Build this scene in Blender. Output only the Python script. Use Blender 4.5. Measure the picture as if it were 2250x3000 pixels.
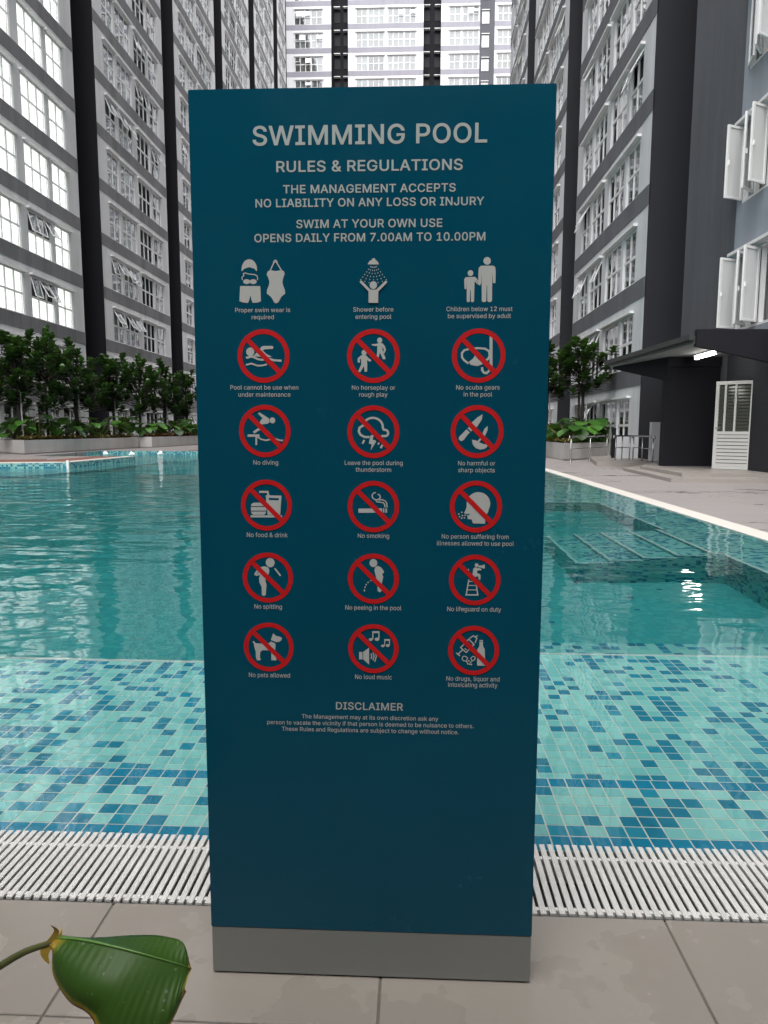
import bpy, bmesh, math, random, os
from mathutils import Vector, Matrix
random.seed(7)
R = math.radians
for o in list(bpy.data.objects): bpy.data.objects.remove(o)
scene = bpy.context.scene
COL = scene.collection

# ---------------------------------------------------------------- camera, sky, sun, exposure
cam = bpy.data.cameras.new('camera'); camo = bpy.data.objects.new('camera', cam); COL.objects.link(camo)
scene.camera = camo
cam.sensor_fit = 'VERTICAL'; cam.sensor_height = 36.0; cam.lens = 36.0 * 2057.8 / 3000.0
cam.clip_start = 0.02; cam.clip_end = 600
_p, _y, _r = 0.11698, 0.041747, -0.0026956
fw = Vector((-math.sin(_y)*math.cos(_p), math.cos(_y)*math.cos(_p), -math.sin(_p)))
rt = Vector((math.cos(_y), math.sin(_y), 0)); dn = fw.cross(rt)
rt2 = math.cos(_r)*rt + math.sin(_r)*dn; dn2 = -math.sin(_r)*rt + math.cos(_r)*dn
CAMP = Vector((0, 0, 1.05))
camo.matrix_world = Matrix.Translation(CAMP) @ Matrix((rt2, -dn2, -fw)).transposed().to_4x4()

world = bpy.data.worlds.new('World'); scene.world = world; world.use_nodes = True
wn = world.node_tree; bg = wn.nodes['Background']
sky = wn.nodes.new('ShaderNodeTexSky'); sky.sky_type = 'NISHITA'; sky.sun_disc = False
sky.sun_elevation = R(62); sky.sun_rotation = R(190); sky.dust_density = 4.0; sky.air_density = 1.0; sky.ozone_density = 1.0
hsv = wn.nodes.new('ShaderNodeHueSaturation'); hsv.inputs['Saturation'].default_value = 0.22
wn.links.new(sky.outputs[0], hsv.inputs['Color']); wn.links.new(hsv.outputs[0], bg.inputs['Color'])
bg.inputs['Strength'].default_value = 0.15
sl = bpy.data.lights.new('sun', 'SUN'); sl.energy = 1.5; sl.angle = R(110); sl.color = (1.0, .97, .93)
so = bpy.data.objects.new('sun', sl); COL.objects.link(so)
# direction the light comes from: behind the camera, high
_d = Vector((-math.sin(R(10))*math.cos(R(62)), -math.cos(R(10))*math.cos(R(62)), math.sin(R(62))))
so.rotation_euler = _d.to_track_quat('Z', 'Y').to_euler(); so.location = (0, -5, 80)
scene.view_settings.view_transform = 'Standard'; scene.view_settings.look = 'None'
scene.view_settings.exposure = 1.35; scene.view_settings.gamma = 1.0
scene.view_settings.use_curve_mapping = False
scene.cycles.max_bounces = 10; scene.cycles.transmission_bounces = 8; scene.cycles.transparent_max_bounces = 10
scene.cycles.caustics_refractive = True; scene.cycles.caustics_reflective = True
scene.cycles.sample_clamp_indirect = 8.0; scene.cycles.blur_glossy = 0.5

# ---------------------------------------------------------------- helpers
def tag(o, label=None, cat=None, group=None, kind=None):
    if label: o['label'] = label
    if cat: o['category'] = cat
    if group: o['group'] = group
    if kind: o['kind'] = kind
    return o
def empty(name, loc=(0, 0, 0), rz=0, label=None, cat=None, group=None, kind=None):
    o = bpy.data.objects.new(name, None); COL.objects.link(o)
    o.empty_display_size = .2; o.location = loc; o.rotation_euler = (0, 0, rz)
    return tag(o, label, cat, group, kind)
def place(name, mesh, parent=None, mat=None):
    o = bpy.data.objects.new(name, mesh); COL.objects.link(o)
    if parent: o.parent = parent
    if mat is not None: o.matrix_local = mat
    return o
class MB:
    """collects shapes into one mesh"""
    def __init__(s): s.v = []; s.f = []; s.mi = []; s.sm = []; s.att = []
    def face(s, pts, mi=0, smooth=False, a=0.0):
        n = len(s.v); s.v += [tuple(p) for p in pts]; s.f.append(tuple(range(n, n+len(pts)))); s.mi.append(mi); s.sm.append(smooth); s.att += [a]*len(pts)
    def add(s, vs, fs, mi=0, smooth=False, a=0.0):
        n = len(s.v); s.v += [tuple(p) for p in vs]
        aa = a if isinstance(a, (list, tuple)) else [a]*len(vs)
        s.att += list(aa)
        for f in fs: s.f.append(tuple(i+n for i in f)); s.mi.append(mi); s.sm.append(smooth)
    def box(s, x0, x1, y0, y1, z0, z1, mi=0, M=None, a=0.0):
        vs = [Vector(p) for p in ((x0,y0,z0),(x1,y0,z0),(x1,y1,z0),(x0,y1,z0),(x0,y0,z1),(x1,y0,z1),(x1,y1,z1),(x0,y1,z1))]
        if M is not None: vs = [M @ v for v in vs]
        s.add(vs, [(0,3,2,1),(4,5,6,7),(0,1,5,4),(1,2,6,5),(2,3,7,6),(3,0,4,7)], mi, False, a)
    def prism(s, pts, z0, z1, mi=0, mtop=None):
        """vertical prism on a counter-clockwise outline"""
        n = len(pts)
        lo = [(p[0], p[1], z0) for p in pts]; hi = [(p[0], p[1], z1) for p in pts]
        s.add(lo+hi, [tuple(reversed(range(n)))], mi); k = len(s.v)-2*n
        s.f.append(tuple(range(k+n, k+2*n))); s.mi.append(mi if mtop is None else mtop); s.sm.append(False)
        for i in range(n):
            j = (i+1) % n; s.f.append((k+i, k+j, k+n+j, k+n+i)); s.mi.append(mi); s.sm.append(False)
    def tube(s, pts, rad, seg=8, mi=0, cap=True, a=0.0):
        pts = [Vector(p) for p in pts]; n = len(pts)
        rs = rad if isinstance(rad, (list, tuple)) else [rad]*n
        base = len(s.v); up = Vector((0, 0, 1))
        for i, p in enumerate(pts):
            t = (pts[min(i+1, n-1)] - pts[max(i-1, 0)]).normalized()
            u = t.cross(up)
            if u.length < 1e-3: u = t.cross(Vector((1, 0, 0)))
            u.normalize(); w = t.cross(u)
            for k in range(seg):
                an = 2*math.pi*k/seg
                s.v.append(tuple(p + (u*math.cos(an)+w*math.sin(an))*rs[i])); s.att.append(a)
        for i in range(n-1):
            for k in range(seg):
                k2 = (k+1) % seg
                s.f.append((base+i*seg+k, base+i*seg+k2, base+(i+1)*seg+k2, base+(i+1)*seg+k)); s.mi.append(mi); s.sm.append(True)
        if cap:
            s.f.append(tuple(base+k for k in reversed(range(seg)))); s.mi.append(mi); s.sm.append(False)
            s.f.append(tuple(base+(n-1)*seg+k for k in range(seg))); s.mi.append(mi); s.sm.append(False)
    def mesh(s, name, mats, recalc=False, att=False):
        m = bpy.data.meshes.new(name); m.from_pydata(s.v, [], s.f)
        m.polygons.foreach_set('material_index', s.mi); m.polygons.foreach_set('use_smooth', s.sm)
        for x in (mats if isinstance(mats, (list, tuple)) else [mats]): m.materials.append(x)
        if att:
            at = m.attributes.new('var', 'FLOAT', 'POINT'); at.data.foreach_set('value', s.att)
        if recalc:
            b = bmesh.new(); b.from_mesh(m); bmesh.ops.recalc_face_normals(b, faces=b.faces); b.to_mesh(m); b.free()
        m.update(); return m
    def build(s, name, mats, parent=None, recalc=False, att=False):
        return place(name, s.mesh(name, mats, recalc, att), parent)

# ---------------------------------------------------------------- materials
class NT:
    def __init__(s, name):
        s.m = bpy.data.materials.new(name); s.m.use_nodes = True; s.t = s.m.node_tree
        s.b = s.t.nodes['Principled BSDF']; s.out = s.t.nodes['Material Output']
    def n(s, ty, **kw):
        x = s.t.nodes.new('ShaderNode'+ty)
        for k, v in kw.items():
            if k.startswith('i_'):
                kk = k[2:]; kk = int(kk) if kk.isdigit() else kk.replace('_', ' ')
                x.inputs[kk].default_value = v
            else: setattr(x, k, v)
        return x
    def l(s, a, b): s.t.links.new(a, b)
    def math(s, op, a, b=None, clamp=False):
        x = s.n('Math', operation=op); x.use_clamp = clamp
        for i, q in enumerate((a, b)):
            if q is None: continue
            if isinstance(q, (int, float)): x.inputs[i].default_value = q
            else: s.l(q, x.inputs[i])
        return x.outputs[0]
    def mix(s, fac, a, b):
        x = s.n('Mix', data_type='RGBA')
        for i, q in ((0, fac), (6, a), (7, b)):
            if isinstance(q, (int, float)): x.inputs[i].default_value = q
            elif isinstance(q, tuple): x.inputs[i].default_value = (*q, 1) if len(q) == 3 else q
            else: s.l(q, x.inputs[i])
        return x.outputs[2]
    def pos(s):
        return s.n('NewGeometry').outputs['Position']
    def noise(s, scale, detail=4, rough=.6, vec=None, sc=None):
        x = s.n('TexNoise'); x.inputs['Scale'].default_value = scale; x.inputs['Detail'].default_value = detail; x.inputs['Roughness'].default_value = rough
        v = vec or s.pos()
        if sc:
            mp = s.n('Mapping'); mp.inputs['Scale'].default_value = sc; s.l(v, mp.inputs[0]); v = mp.outputs[0]
        s.l(v, x.inputs['Vector']); return x.outputs[0]
    def ramp(s, f, stops):
        x = s.n('ValToRGB'); e = x.color_ramp.elements
        while len(e) < len(stops): e.new(.5)
        for i, (p, c) in enumerate(stops): e[i].position = p; e[i].color = (*c, 1) if isinstance(c, tuple) else (c, c, c, 1)
        s.l(f, x.inputs[0]); return x.outputs[0]
    def bump(s, h, strength=.3, dist=.01):
        x = s.n('Bump'); x.inputs['Strength'].default_value = strength; x.inputs['Distance'].default_value = dist
        s.l(h, x.inputs['Height']); s.l(x.outputs[0], s.b.inputs['Normal'])
    def set(s, col=None, rough=None, spec=None, metal=None):
        for k, v in (('Base Color', col), ('Roughness', rough), ('Specular IOR Level', spec), ('Metallic', metal)):
            if v is None: continue
            if isinstance(v, tuple): v = (*v, 1)
            if isinstance(v, (int, float)) or isinstance(v, tuple): s.b.inputs[k].default_value = v
            else: s.l(v, s.b.inputs[k])
        return s

def plain(name, col, rough=.6, spec=.5, metal=0.0, var=0.0):
    t = NT(name)
    if var:
        f = t.noise(6, 5); c = t.mix(f, tuple(x*(1-var) for x in col), tuple(min(1, x*(1+var)) for x in col)); t.set(c, rough, spec, metal)
    else: t.set(col, rough, spec, metal)
    return t.m
def render_wall(name, col, streak=.10, blotch=.14, rough=.85):
    """painted cement render: blotches, faint rain streaks, fine grain"""
    t = NT(name)
    f1 = t.noise(.35, 6, .65); f2 = t.noise(1.2, 5, .6, sc=(1.5, 1.5, .12)); f3 = t.noise(40, 3)
    c = t.mix(f1, tuple(x*(1-blotch) for x in col), tuple(x*(1+blotch) for x in col))
    k = t.ramp(f2, [(.35, 1-streak*1.6), (.6, 1.0)])
    mm = t.n('Mix', data_type='RGBA', blend_type='MULTIPLY'); mm.inputs[0].default_value = 1; t.l(c, mm.inputs[6]); t.l(k, mm.inputs[7])
    t.set(mm.outputs[2], rough, .3); t.bump(f3, .25, .004)
    return t.m
M = {}
M['wall_l'] = render_wall('light_grey_render', (.66, .66, .665))
M['wall_r'] = render_wall('cool_grey_render', (.62, .635, .665))
M['wall_b'] = render_wall('pale_render', (.70, .70, .72), .04, .05)
M['band_l'] = render_wall('mid_grey_band', (.20, .20, .205), .16, .3)
M['band_r'] = render_wall('slate_band', (.13, .135, .15))
M['band_b'] = render_wall('lilac_grey_band', (.31, .305, .35), .04, .05)
M['dark'] = render_wall('shaded_charcoal_render', (.0095, .0095, .0135), .05)  # charcoal paint taken darker, shade of porch and recesses put into it
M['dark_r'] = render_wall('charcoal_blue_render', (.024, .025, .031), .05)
M['dark2'] = render_wall('dark_slate_render', (.10, .104, .118))
M['shaded_wall_r'] = render_wall('shaded_grey_render', (.31, .34, .385))  # light facade with its shade painted into the colour
M['upvc'] = plain('white_window_frame', (.78, .78, .78), .35, .5, 0, .03)
M['white'] = plain('white_plaster', (.72, .72, .72), .6, .3, 0, .05)
M['ink'] = plain('interior_dark', (.02, .022, .025), .8)
M['core'] = plain('building_core', (.05, .05, .055), .9)
def glassmat():
    t = NT('window_glass'); g = t.n('BsdfGlossy', i_Roughness=.02); g.inputs[0].default_value = (.97, .98, 1, 1)
    tr = t.n('BsdfTransparent'); tr.inputs[0].default_value = (.80, .82, .82, 1)
    fr = t.n('Fresnel'); bf = t.n('NewGeometry').outputs['Backfacing']; t.l(t.math('ADD', t.math('MULTIPLY', bf, 1/1.9-1.9), 1.9), fr.inputs['IOR']); mx = t.n('MixShader'); t.l(fr.outputs[0], mx.inputs[0]); t.l(tr.outputs[0], mx.inputs[1]); t.l(g.outputs[0], mx.inputs[2])
    w = t.noise(.8, 2); bp = t.n('Bump'); bp.inputs['Strength'].default_value = .25; bp.inputs['Distance'].default_value = .02; t.l(w, bp.inputs['Height']); t.l(bp.outputs[0], g.inputs['Normal'])
    t.l(mx.outputs[0], t.out.inputs[0]); return t.m
M['glass'] = glassmat()
def curtainmat():
    t = NT('curtain_fabric'); oi = t.n('ObjectInfo')
    c = t.ramp(oi.outputs['Random'], [(0, (.06, .062, .066)), (.2, (.20, .20, .21)), (.45, (.40, .40, .41)), (.72, (.5, .5, .5)), (.88, (.5, .5, .48)), (1, (.3, .27, .2))])
    w = t.n('TexWave', wave_type='BANDS', bands_direction='X'); w.inputs['Scale'].default_value = 2.6; w.inputs['Distortion'].default_value = 3; w.inputs['Detail'].default_value = 2  # wave stripes paint the light and dark of pleats onto the cloth
    tc = t.n('TexCoord'); t.l(tc.outputs['Object'], w.inputs['Vector'])
    f = t.math('MULTIPLY_ADD', w.outputs[1], .5); t.t.nodes[-1].inputs[2].default_value = .55
    mm = t.n('Mix', data_type='RGBA', blend_type='MULTIPLY'); mm.inputs[0].default_value = 1; t.l(c, mm.inputs[6]); t.l(f, mm.inputs[7])
    t.set(mm.outputs[2], .9, .1); return t.m
M['curtain'] = curtainmat()
def skyglowmat():
    t = NT('sky_glow_infill'); t.set((.86, .85, .80), .9, .1)  # added glow stands in for sky mirrored in the glass, no lamp behind
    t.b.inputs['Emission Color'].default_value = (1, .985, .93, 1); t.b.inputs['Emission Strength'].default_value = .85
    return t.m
M['pane_or_sky_glow'] = skyglowmat()
TS = .0515; TY0 = 1.6995
def mosaic(name, ax, grout=True, blue=.29, dark=1.0):
    """square glass mosaic on a 51.5 mm grid; floors use x/y, upright faces the run along them and z"""
    blue = max(blue, .001)
    t = NT(name); gm = t.n('NewGeometry'); sp = t.n('SeparateXYZ'); t.l(gm.outputs['Position'], sp.inputs[0]); sn = t.n('SeparateXYZ'); t.l(gm.outputs['True Normal'], sn.inputs[0])
    az = t.math('ABSOLUTE', sn.outputs[2]); axx = t.math('ABSOLUTE', sn.outputs[0]); ay = t.math('ABSOLUTE', sn.outputs[1])
    flat = t.math('GREATER_THAN', az, .5); sx = t.math('GREATER_THAN', axx, ay)
    def lerp(f, p, q): return t.math('ADD', t.math('MULTIPLY', p, t.math('SUBTRACT', 1.0, f)), t.math('MULTIPLY', q, f))
    U = lerp(t.math('MULTIPLY', sx, t.math('SUBTRACT', 1.0, flat)), t.math('SUBTRACT', sp.outputs[0], .004), t.math('SUBTRACT', sp.outputs[1], TY0))
    V = lerp(flat, t.math('ADD', sp.outputs[2], .012), t.math('SUBTRACT', sp.outputs[1], TY0))
    def cell(q):
        v = t.math('DIVIDE', q, TS); return t.math('FLOOR', v), t.math('FRACT', v)
    a, fa = cell(U); b, fb = cell(V)
    cx = t.n('CombineXYZ'); t.l(a, cx.inputs[0]); t.l(b, cx.inputs[1])
    w = t.n('TexWhiteNoise', noise_dimensions='2D'); t.l(cx.outputs[0], w.inputs['Vector'])
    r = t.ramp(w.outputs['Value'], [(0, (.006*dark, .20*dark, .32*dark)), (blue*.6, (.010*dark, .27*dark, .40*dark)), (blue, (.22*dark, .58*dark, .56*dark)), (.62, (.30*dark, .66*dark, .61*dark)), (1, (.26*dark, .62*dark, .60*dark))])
    t.t.nodes[-1].color_ramp.interpolation = 'CONSTANT'
    nz = t.noise(25, 3); r = t.mix(t.math('MULTIPLY', nz, .25), r, (.10*dark, .36*dark, .38*dark))
    if grout:
        def edge(f): return t.math('GREATER_THAN', t.math('ABSOLUTE', t.math('SUBTRACT', f, .5)), .462)
        g = t.math('MAXIMUM', edge(fa), edge(fb)); r = t.mix(g, r, (.45*dark, .54*dark, .48*dark))
        t.bump(t.math('SUBTRACT', 1.0, g), .4, .002)
    t.set(r, .12, .5); return t.m
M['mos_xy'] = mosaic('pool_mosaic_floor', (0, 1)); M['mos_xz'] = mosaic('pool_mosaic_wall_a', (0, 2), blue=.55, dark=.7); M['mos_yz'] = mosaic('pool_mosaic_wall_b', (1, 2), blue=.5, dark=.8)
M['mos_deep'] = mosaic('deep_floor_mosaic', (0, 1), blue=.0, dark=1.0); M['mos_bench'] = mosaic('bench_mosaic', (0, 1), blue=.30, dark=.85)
M['mos_tile'] = mosaic('pool_mosaic_tile', (0, 1), False)
t = NT('blue_mosaic_tile'); t.set(t.mix(t.noise(18, 4), (.006, .20, .34), (.012, .27, .42)), .12, .5); M['blue'] = t.m
M['grout'] = plain('tile_grout', (.58, .62, .54), .8, .2, 0, .12)
M['nosing'] = plain('pale_step_nosing', (.52, .60, .57), .4)
def watermat():
    t = NT('pool_water'); t.t.nodes.remove(t.b)
    sp = t.n('SeparateXYZ'); P = t.pos(); t.l(P, sp.inputs[0])
    g = t.n('BsdfGlass', i_IOR=1.333, i_Roughness=0.0); g.inputs[0].default_value = (1, 1, 1, 1)
    # long lazy swell plus short ripples, livelier toward the left (the jets) and further out
    n1 = t.noise(1.5, 2, .45, sc=(1.0, 1.7, 1)); n2 = t.noise(6.5, 2, .5, sc=(.7, 1.3, 1))
    amp = t.n('MapRange'); amp.inputs['From Min'].default_value = 3.0; amp.inputs['From Max'].default_value = 9.0; amp.inputs['To Min'].default_value = .2; amp.inputs['To Max'].default_value = 1.0
    t.l(sp.outputs[1], amp.inputs[0])
    ax = t.n('MapRange'); ax.inputs['From Min'].default_value = -3.0; ax.inputs['From Max'].default_value = 2.5; ax.inputs['To Min'].default_value = 1.0; ax.inputs['To Max'].default_value = .32
    t.l(sp.outputs[0], ax.inputs[0])
    h = t.math('ADD', t.math('MULTIPLY', n1, 1.0), t.math('MULTIPLY', n2, .16))
    h = t.math('MULTIPLY', h, t.math('MULTIPLY', amp.outputs[0], ax.outputs[0]))
    bp = t.n('Bump'); bp.inputs['Strength'].default_value = 1.0; bp.inputs['Distance'].default_value = .05; t.l(h, bp.inputs['Height'])
    t.l(bp.outputs[0], g.inputs['Normal']); t.l(g.outputs[0], t.out.inputs['Surface'])
    va = t.n('VolumeAbsorption', i_Density=.62); va.inputs[0].default_value = (.05, .68, .71, 1); t.l(va.outputs[0], t.out.inputs['Volume'])
    return t.m
M['water'] = watermat()
def decktile():
    t = NT('beige_floor_tile'); f = t.noise(3.0, 6, .65); f2 = t.noise(60, 4, .7)
    oi = t.n('ObjectInfo')
    c = t.mix(f, (.25, .222, .193), (.30, .272, .24)); c = t.mix(t.math('MULTIPLY', f2, .35), c, (.24, .215, .19))
    c = t.mix(t.math('MULTIPLY', oi.outputs['Random'], .18), c, (.25, .22, .19))
    wet = t.ramp(t.noise(1.7, 5, .6), [(.47, 0.0), (.50, 1.0)])
    c2 = t.mix(t.math('MULTIPLY', wet, .22), c, (.20, .175, .15))
    sm = t.ramp(t.noise(9, 6, .75), [(.62, 0.0), (.66, 1.0)])
    c2 = t.mix(t.math('MULTIPLY', sm, .15), c2, (.5, .48, .45))
    rr = t.ramp(wet, [(0, .36), (1, .13)]); t.set(c2, rr, .5)
    hh = t.math('ADD', t.math('MULTIPLY', wet, .5), t.math('MULTIPLY', f2, .15)); t.bump(hh, .25, .003); return t.m
M['tile'] = decktile()
M['joint'] = plain('tile_joint', (.13, .12, .105), .9, .2, 0, .2)
def deckfar():
    t = NT('pinkish_stone_paving'); f = t.noise(.8, 6, .6); f2 = t.noise(30, 4)
    c = t.mix(f, (.25, .228, .222), (.31, .285, .277)); c = t.mix(t.math('MULTIPLY', f2, .3), c, (.27, .245, .235))
    wet = t.ramp(t.noise(1.0, 6, .62, sc=(.45, 1.6, 1)), [(.57, 0.0), (.64, 1.0)])
    c = t.mix(t.math('MULTIPLY', wet, .6), c, (.14, .125, .12)); rr = t.ramp(wet, [(0, .6), (1, .14)])
    br = t.n('TexBrick'); br.offset = 0; br.inputs['Scale'].default_value = 1.0; br.inputs['Mortar Size'].default_value = .004
    br.inputs['Brick Width'].default_value = .6; br.inputs['Row Height'].default_value = .6; t.l(t.pos(), br.inputs['Vector'])
    c = t.mix(t.math('MULTIPLY', br.outputs['Fac'], .45), c, (.16, .14, .13))
    t.set(c, rr, .5); t.bump(t.math('SUBTRACT', 1.0, br.outputs['Fac']), .3, .003); return t.m
M['paving'] = deckfar()
M['coping'] = plain('cream_coping_stone', (.66, .62, .57), .5, .4, 0, .06)
M['step'] = plain('grey_brown_step_stone', (.30, .27, .25), .45, .5, 0, .12)
M['brick'] = plain('terracotta_paver', (.20, .09, .065), .7, .3, 0, .25)
def gratemat():
    t = NT('white_plastic_grating'); c = t.mix(t.noise(12, 5, .7), (.52, .51, .485), (.70, .69, .67)); c = t.mix(t.ramp(t.noise(3.2, 6, .7), [(.55, 0.0), (.75, .45)]), c, (.40, .37, .31)); c = t.mix(t.math('MULTIPLY', t.n('ObjectInfo').outputs['Random'], .22), c, (.45, .44, .42)); t.set(c, .38, .5)
    t.bump(t.noise(180, 3), .15, .001); return t.m
M['grate'] = gratemat()
M['steel'] = plain('stainless_steel', (.55, .55, .56), .22, .5, 1.0)
M['void'] = plain('gutter_channel', (.03, .032, .035), .6)
def signmat():
    t = NT('blue_sign_face'); f = t.noise(3.0, 3); c = t.mix(f, (.000, .050, .088), (.000, .061, .102))
    t.set(c, t.ramp(t.noise(4, 5, .6), [(.4, .16), (.7, .30)]), .28); t.bump(t.noise(2.2, 2), .12, .01)
    t.b.inputs['Coat Weight'].default_value = .0; return t.m
M['sign'] = signmat()
M['signedge'] = plain('teal_sign_edge', (.0, .10, .13), .3)
M['signbase'] = plain('brushed_grey_sign_base', (.22, .23, .22), .38, .5, .35, .05)
M['vinyl'] = plain('pale_grey_vinyl', (.40, .415, .40), .45, .4)
M['vinylbold'] = plain('silver_vinyl_letter', (.34, .385, .37), .4, .4)
M['red'] = plain('red_vinyl', (.48, .008, .010), .4, .4)
def leafmat(name, c0, c1, hi, rough=.35, trans=.12):
    t = NT(name); a = t.n('Attribute', attribute_name='var'); oi = t.n('ObjectInfo')
    c = t.ramp(a.outputs['Fac'], [(0, c0), (.6, c1), (1, hi)])
    t.set(c, rough, .5); t.b.inputs['Transmission Weight'].default_value = 0
    tl = t.n('BsdfTranslucent'); mxc = t.mix(.6, c, (.12, .25, .02)); t.l(mxc, tl.inputs[0])
    ms = t.n('MixShader'); ms.inputs[0].default_value = trans; t.l(t.b.outputs[0], ms.inputs[1]); t.l(tl.outputs[0], ms.inputs[2]); t.l(ms.outputs[0], t.out.inputs[0])
    return t.m
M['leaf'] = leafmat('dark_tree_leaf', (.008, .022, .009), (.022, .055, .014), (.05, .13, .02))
M['leaf2'] = leafmat('bright_plant_leaf', (.02, .055, .012), (.045, .14, .022), (.10, .26, .04), .3, .2)
M['cover'] = leafmat('yellow_ground_cover', (.04, .05, .015), (.20, .15, .04), (.38, .26, .10), .5)
M['cover2'] = leafmat('reddish_ground_cover', (.04, .035, .012), (.16, .05, .02), (.30, .12, .04), .5)
M['bark'] = plain('grey_brown_bark', (.055, .045, .038), .85, .3, 0, .3)
M['post_dark'] = plain('dark_timber_post', (.02, .018, .016), .8)
M['stake'] = plain('pale_support_stake', (.45, .45, .43), .6)
M['soil'] = plain('planting_soil', (.03, .022, .015), .95, .1, 0, .3)
M['tube_on'] = NT('lit_lamp_tube').m
_b = M['tube_on'].node_tree.nodes['Principled BSDF']; _b.inputs['Emission Color'].default_value = (1, .98, .9, 1); _b.inputs['Emission Strength'].default_value = 9
M['roofing'] = plain('dark_canopy_metal', (.035, .036, .035), .5, .4)
M['soffit'] = plain('grey_soffit', (.20, .20, .20), .8, .2)
M['door_glass'] = plain('dark_louvre_glass', (.07, .075, .06), .22, .5)
WZ = -.006; REAR_Y = -1.2
M['foam'] = plain('white_foam', (.9, .92, .93), .5)
M['rib'] = plain('leaf_midrib', (.10, .22, .04), .4); M['stalk'] = plain('green_brown_stalk', (.09, .10, .03), .5, .4, 0, .2); M['husk'] = plain('dry_yellow_husk', (.42, .28, .04), .6, .3, 0, .3)
M['door'] = plain('white_door_paint', (.62, .62, .60), .4)
TEXTS = [
    ('SWIMMING POOL', -198.3, 194.3, 1523.4, 31.3, 1),
    ('RULES & REGULATIONS', -158.7, 154.5, 1480.5, 17.8, 1),
    ('THE MANAGEMENT ACCEPTS', -147.6, 143.4, 1446.0, 13.6, 1),
    ('NO LIABILITY ON ANY LOSS OR INJURY', -195.2, 191.3, 1423.9, 13.6, 1),
    ('SWIM AT YOUR OWN USE', -125.9, 121.7, 1389.4, 13.7, 1),
    ('OPENS DAILY FROM 7.00AM TO 10.00PM', -198.2, 194.3, 1366.8, 13.8, 1),
    ('Proper swim wear is', -233.9, -138.1, 1250.6, 7.4, 0),
    ('required', -205.3, -166.6, 1238.7, 7.5, 0),
    ('Shower before', -29.2, 39.9, 1250.7, 7.5, 0),
    ('entering pool', -25.4, 36.4, 1238.6, 7.5, 0),
    ('Children below 12 must', 130.4, 242.6, 1250.8, 7.4, 0),
    ('be supervised by adult', 133.1, 240.1, 1239.2, 7.4, 0),
    ('Pool cannot be use when', -245.3, -125.5, 1118.6, 7.7, 0),
    ('under maintenance', -231.2, -139.6, 1106.4, 7.7, 0),
    ('No horseplay or', -31.8, 43.6, 1118.4, 7.6, 0),
    ('rough play', -19.2, 30.2, 1106.6, 7.6, 0),
    ('No scuba gears', 149.0, 223.9, 1118.8, 7.6, 0),
    ('in the pool', 162.0, 211.1, 1107.0, 7.6, 0),
    ('No diving', -207.2, -162.9, 987.5, 7.9, 0),
    ('Leave the pool during', -44.9, 57.3, 987.8, 7.8, 0),
    ('thunderstorm', -25.6, 37.1, 975.8, 7.8, 0),
    ('No harmful or', 154.2, 218.7, 988.0, 7.7, 0),
    ('sharp objects', 154.4, 218.3, 976.0, 7.7, 0),
    ('No food & drink', -221.5, -147.5, 857.8, 8.1, 0),
    ('No smoking', -21.9, 34.0, 858.0, 8.0, 0),
    ('No person suffering from', 127.3, 245.1, 858.2, 8.0, 0),
    ('illnesses allowed to use pool', 118.9, 254.5, 846.0, 8.0, 0),
    ('No spitting', -210.2, -159.8, 726.4, 8.3, 0),
    ('No peeing in the pool', -44.6, 56.4, 726.9, 8.2, 0),
    ('No lifeguard on duty', 138.6, 234.7, 726.6, 8.2, 0),
    ('No pets allowed', -223.0, -146.9, 597.6, 8.5, 0),
    ('No loud music', -27.4, 39.9, 597.6, 8.4, 0),
    ('No drugs, liquor and', 138.9, 234.9, 597.4, 8.3, 0),
    ('intoxicating activity', 142.1, 231.1, 585.8, 8.4, 0),
    ('DISCLAIMER', -62.7, 60.5, 538.8, 14.2, 1),
    ('The Management may at its own discretion ask any', -125.9, 125.0, 520.6, 7.8, 0),
    ('person to vacate the vicinity if that person is deemed to be nuisance to others.', -190.5, 189.7, 508.1, 7.9, 0),
    ('These Rules and Regulations are subject to change without notice.', -163.4, 162.5, 495.8, 7.9, 0),
]
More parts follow.
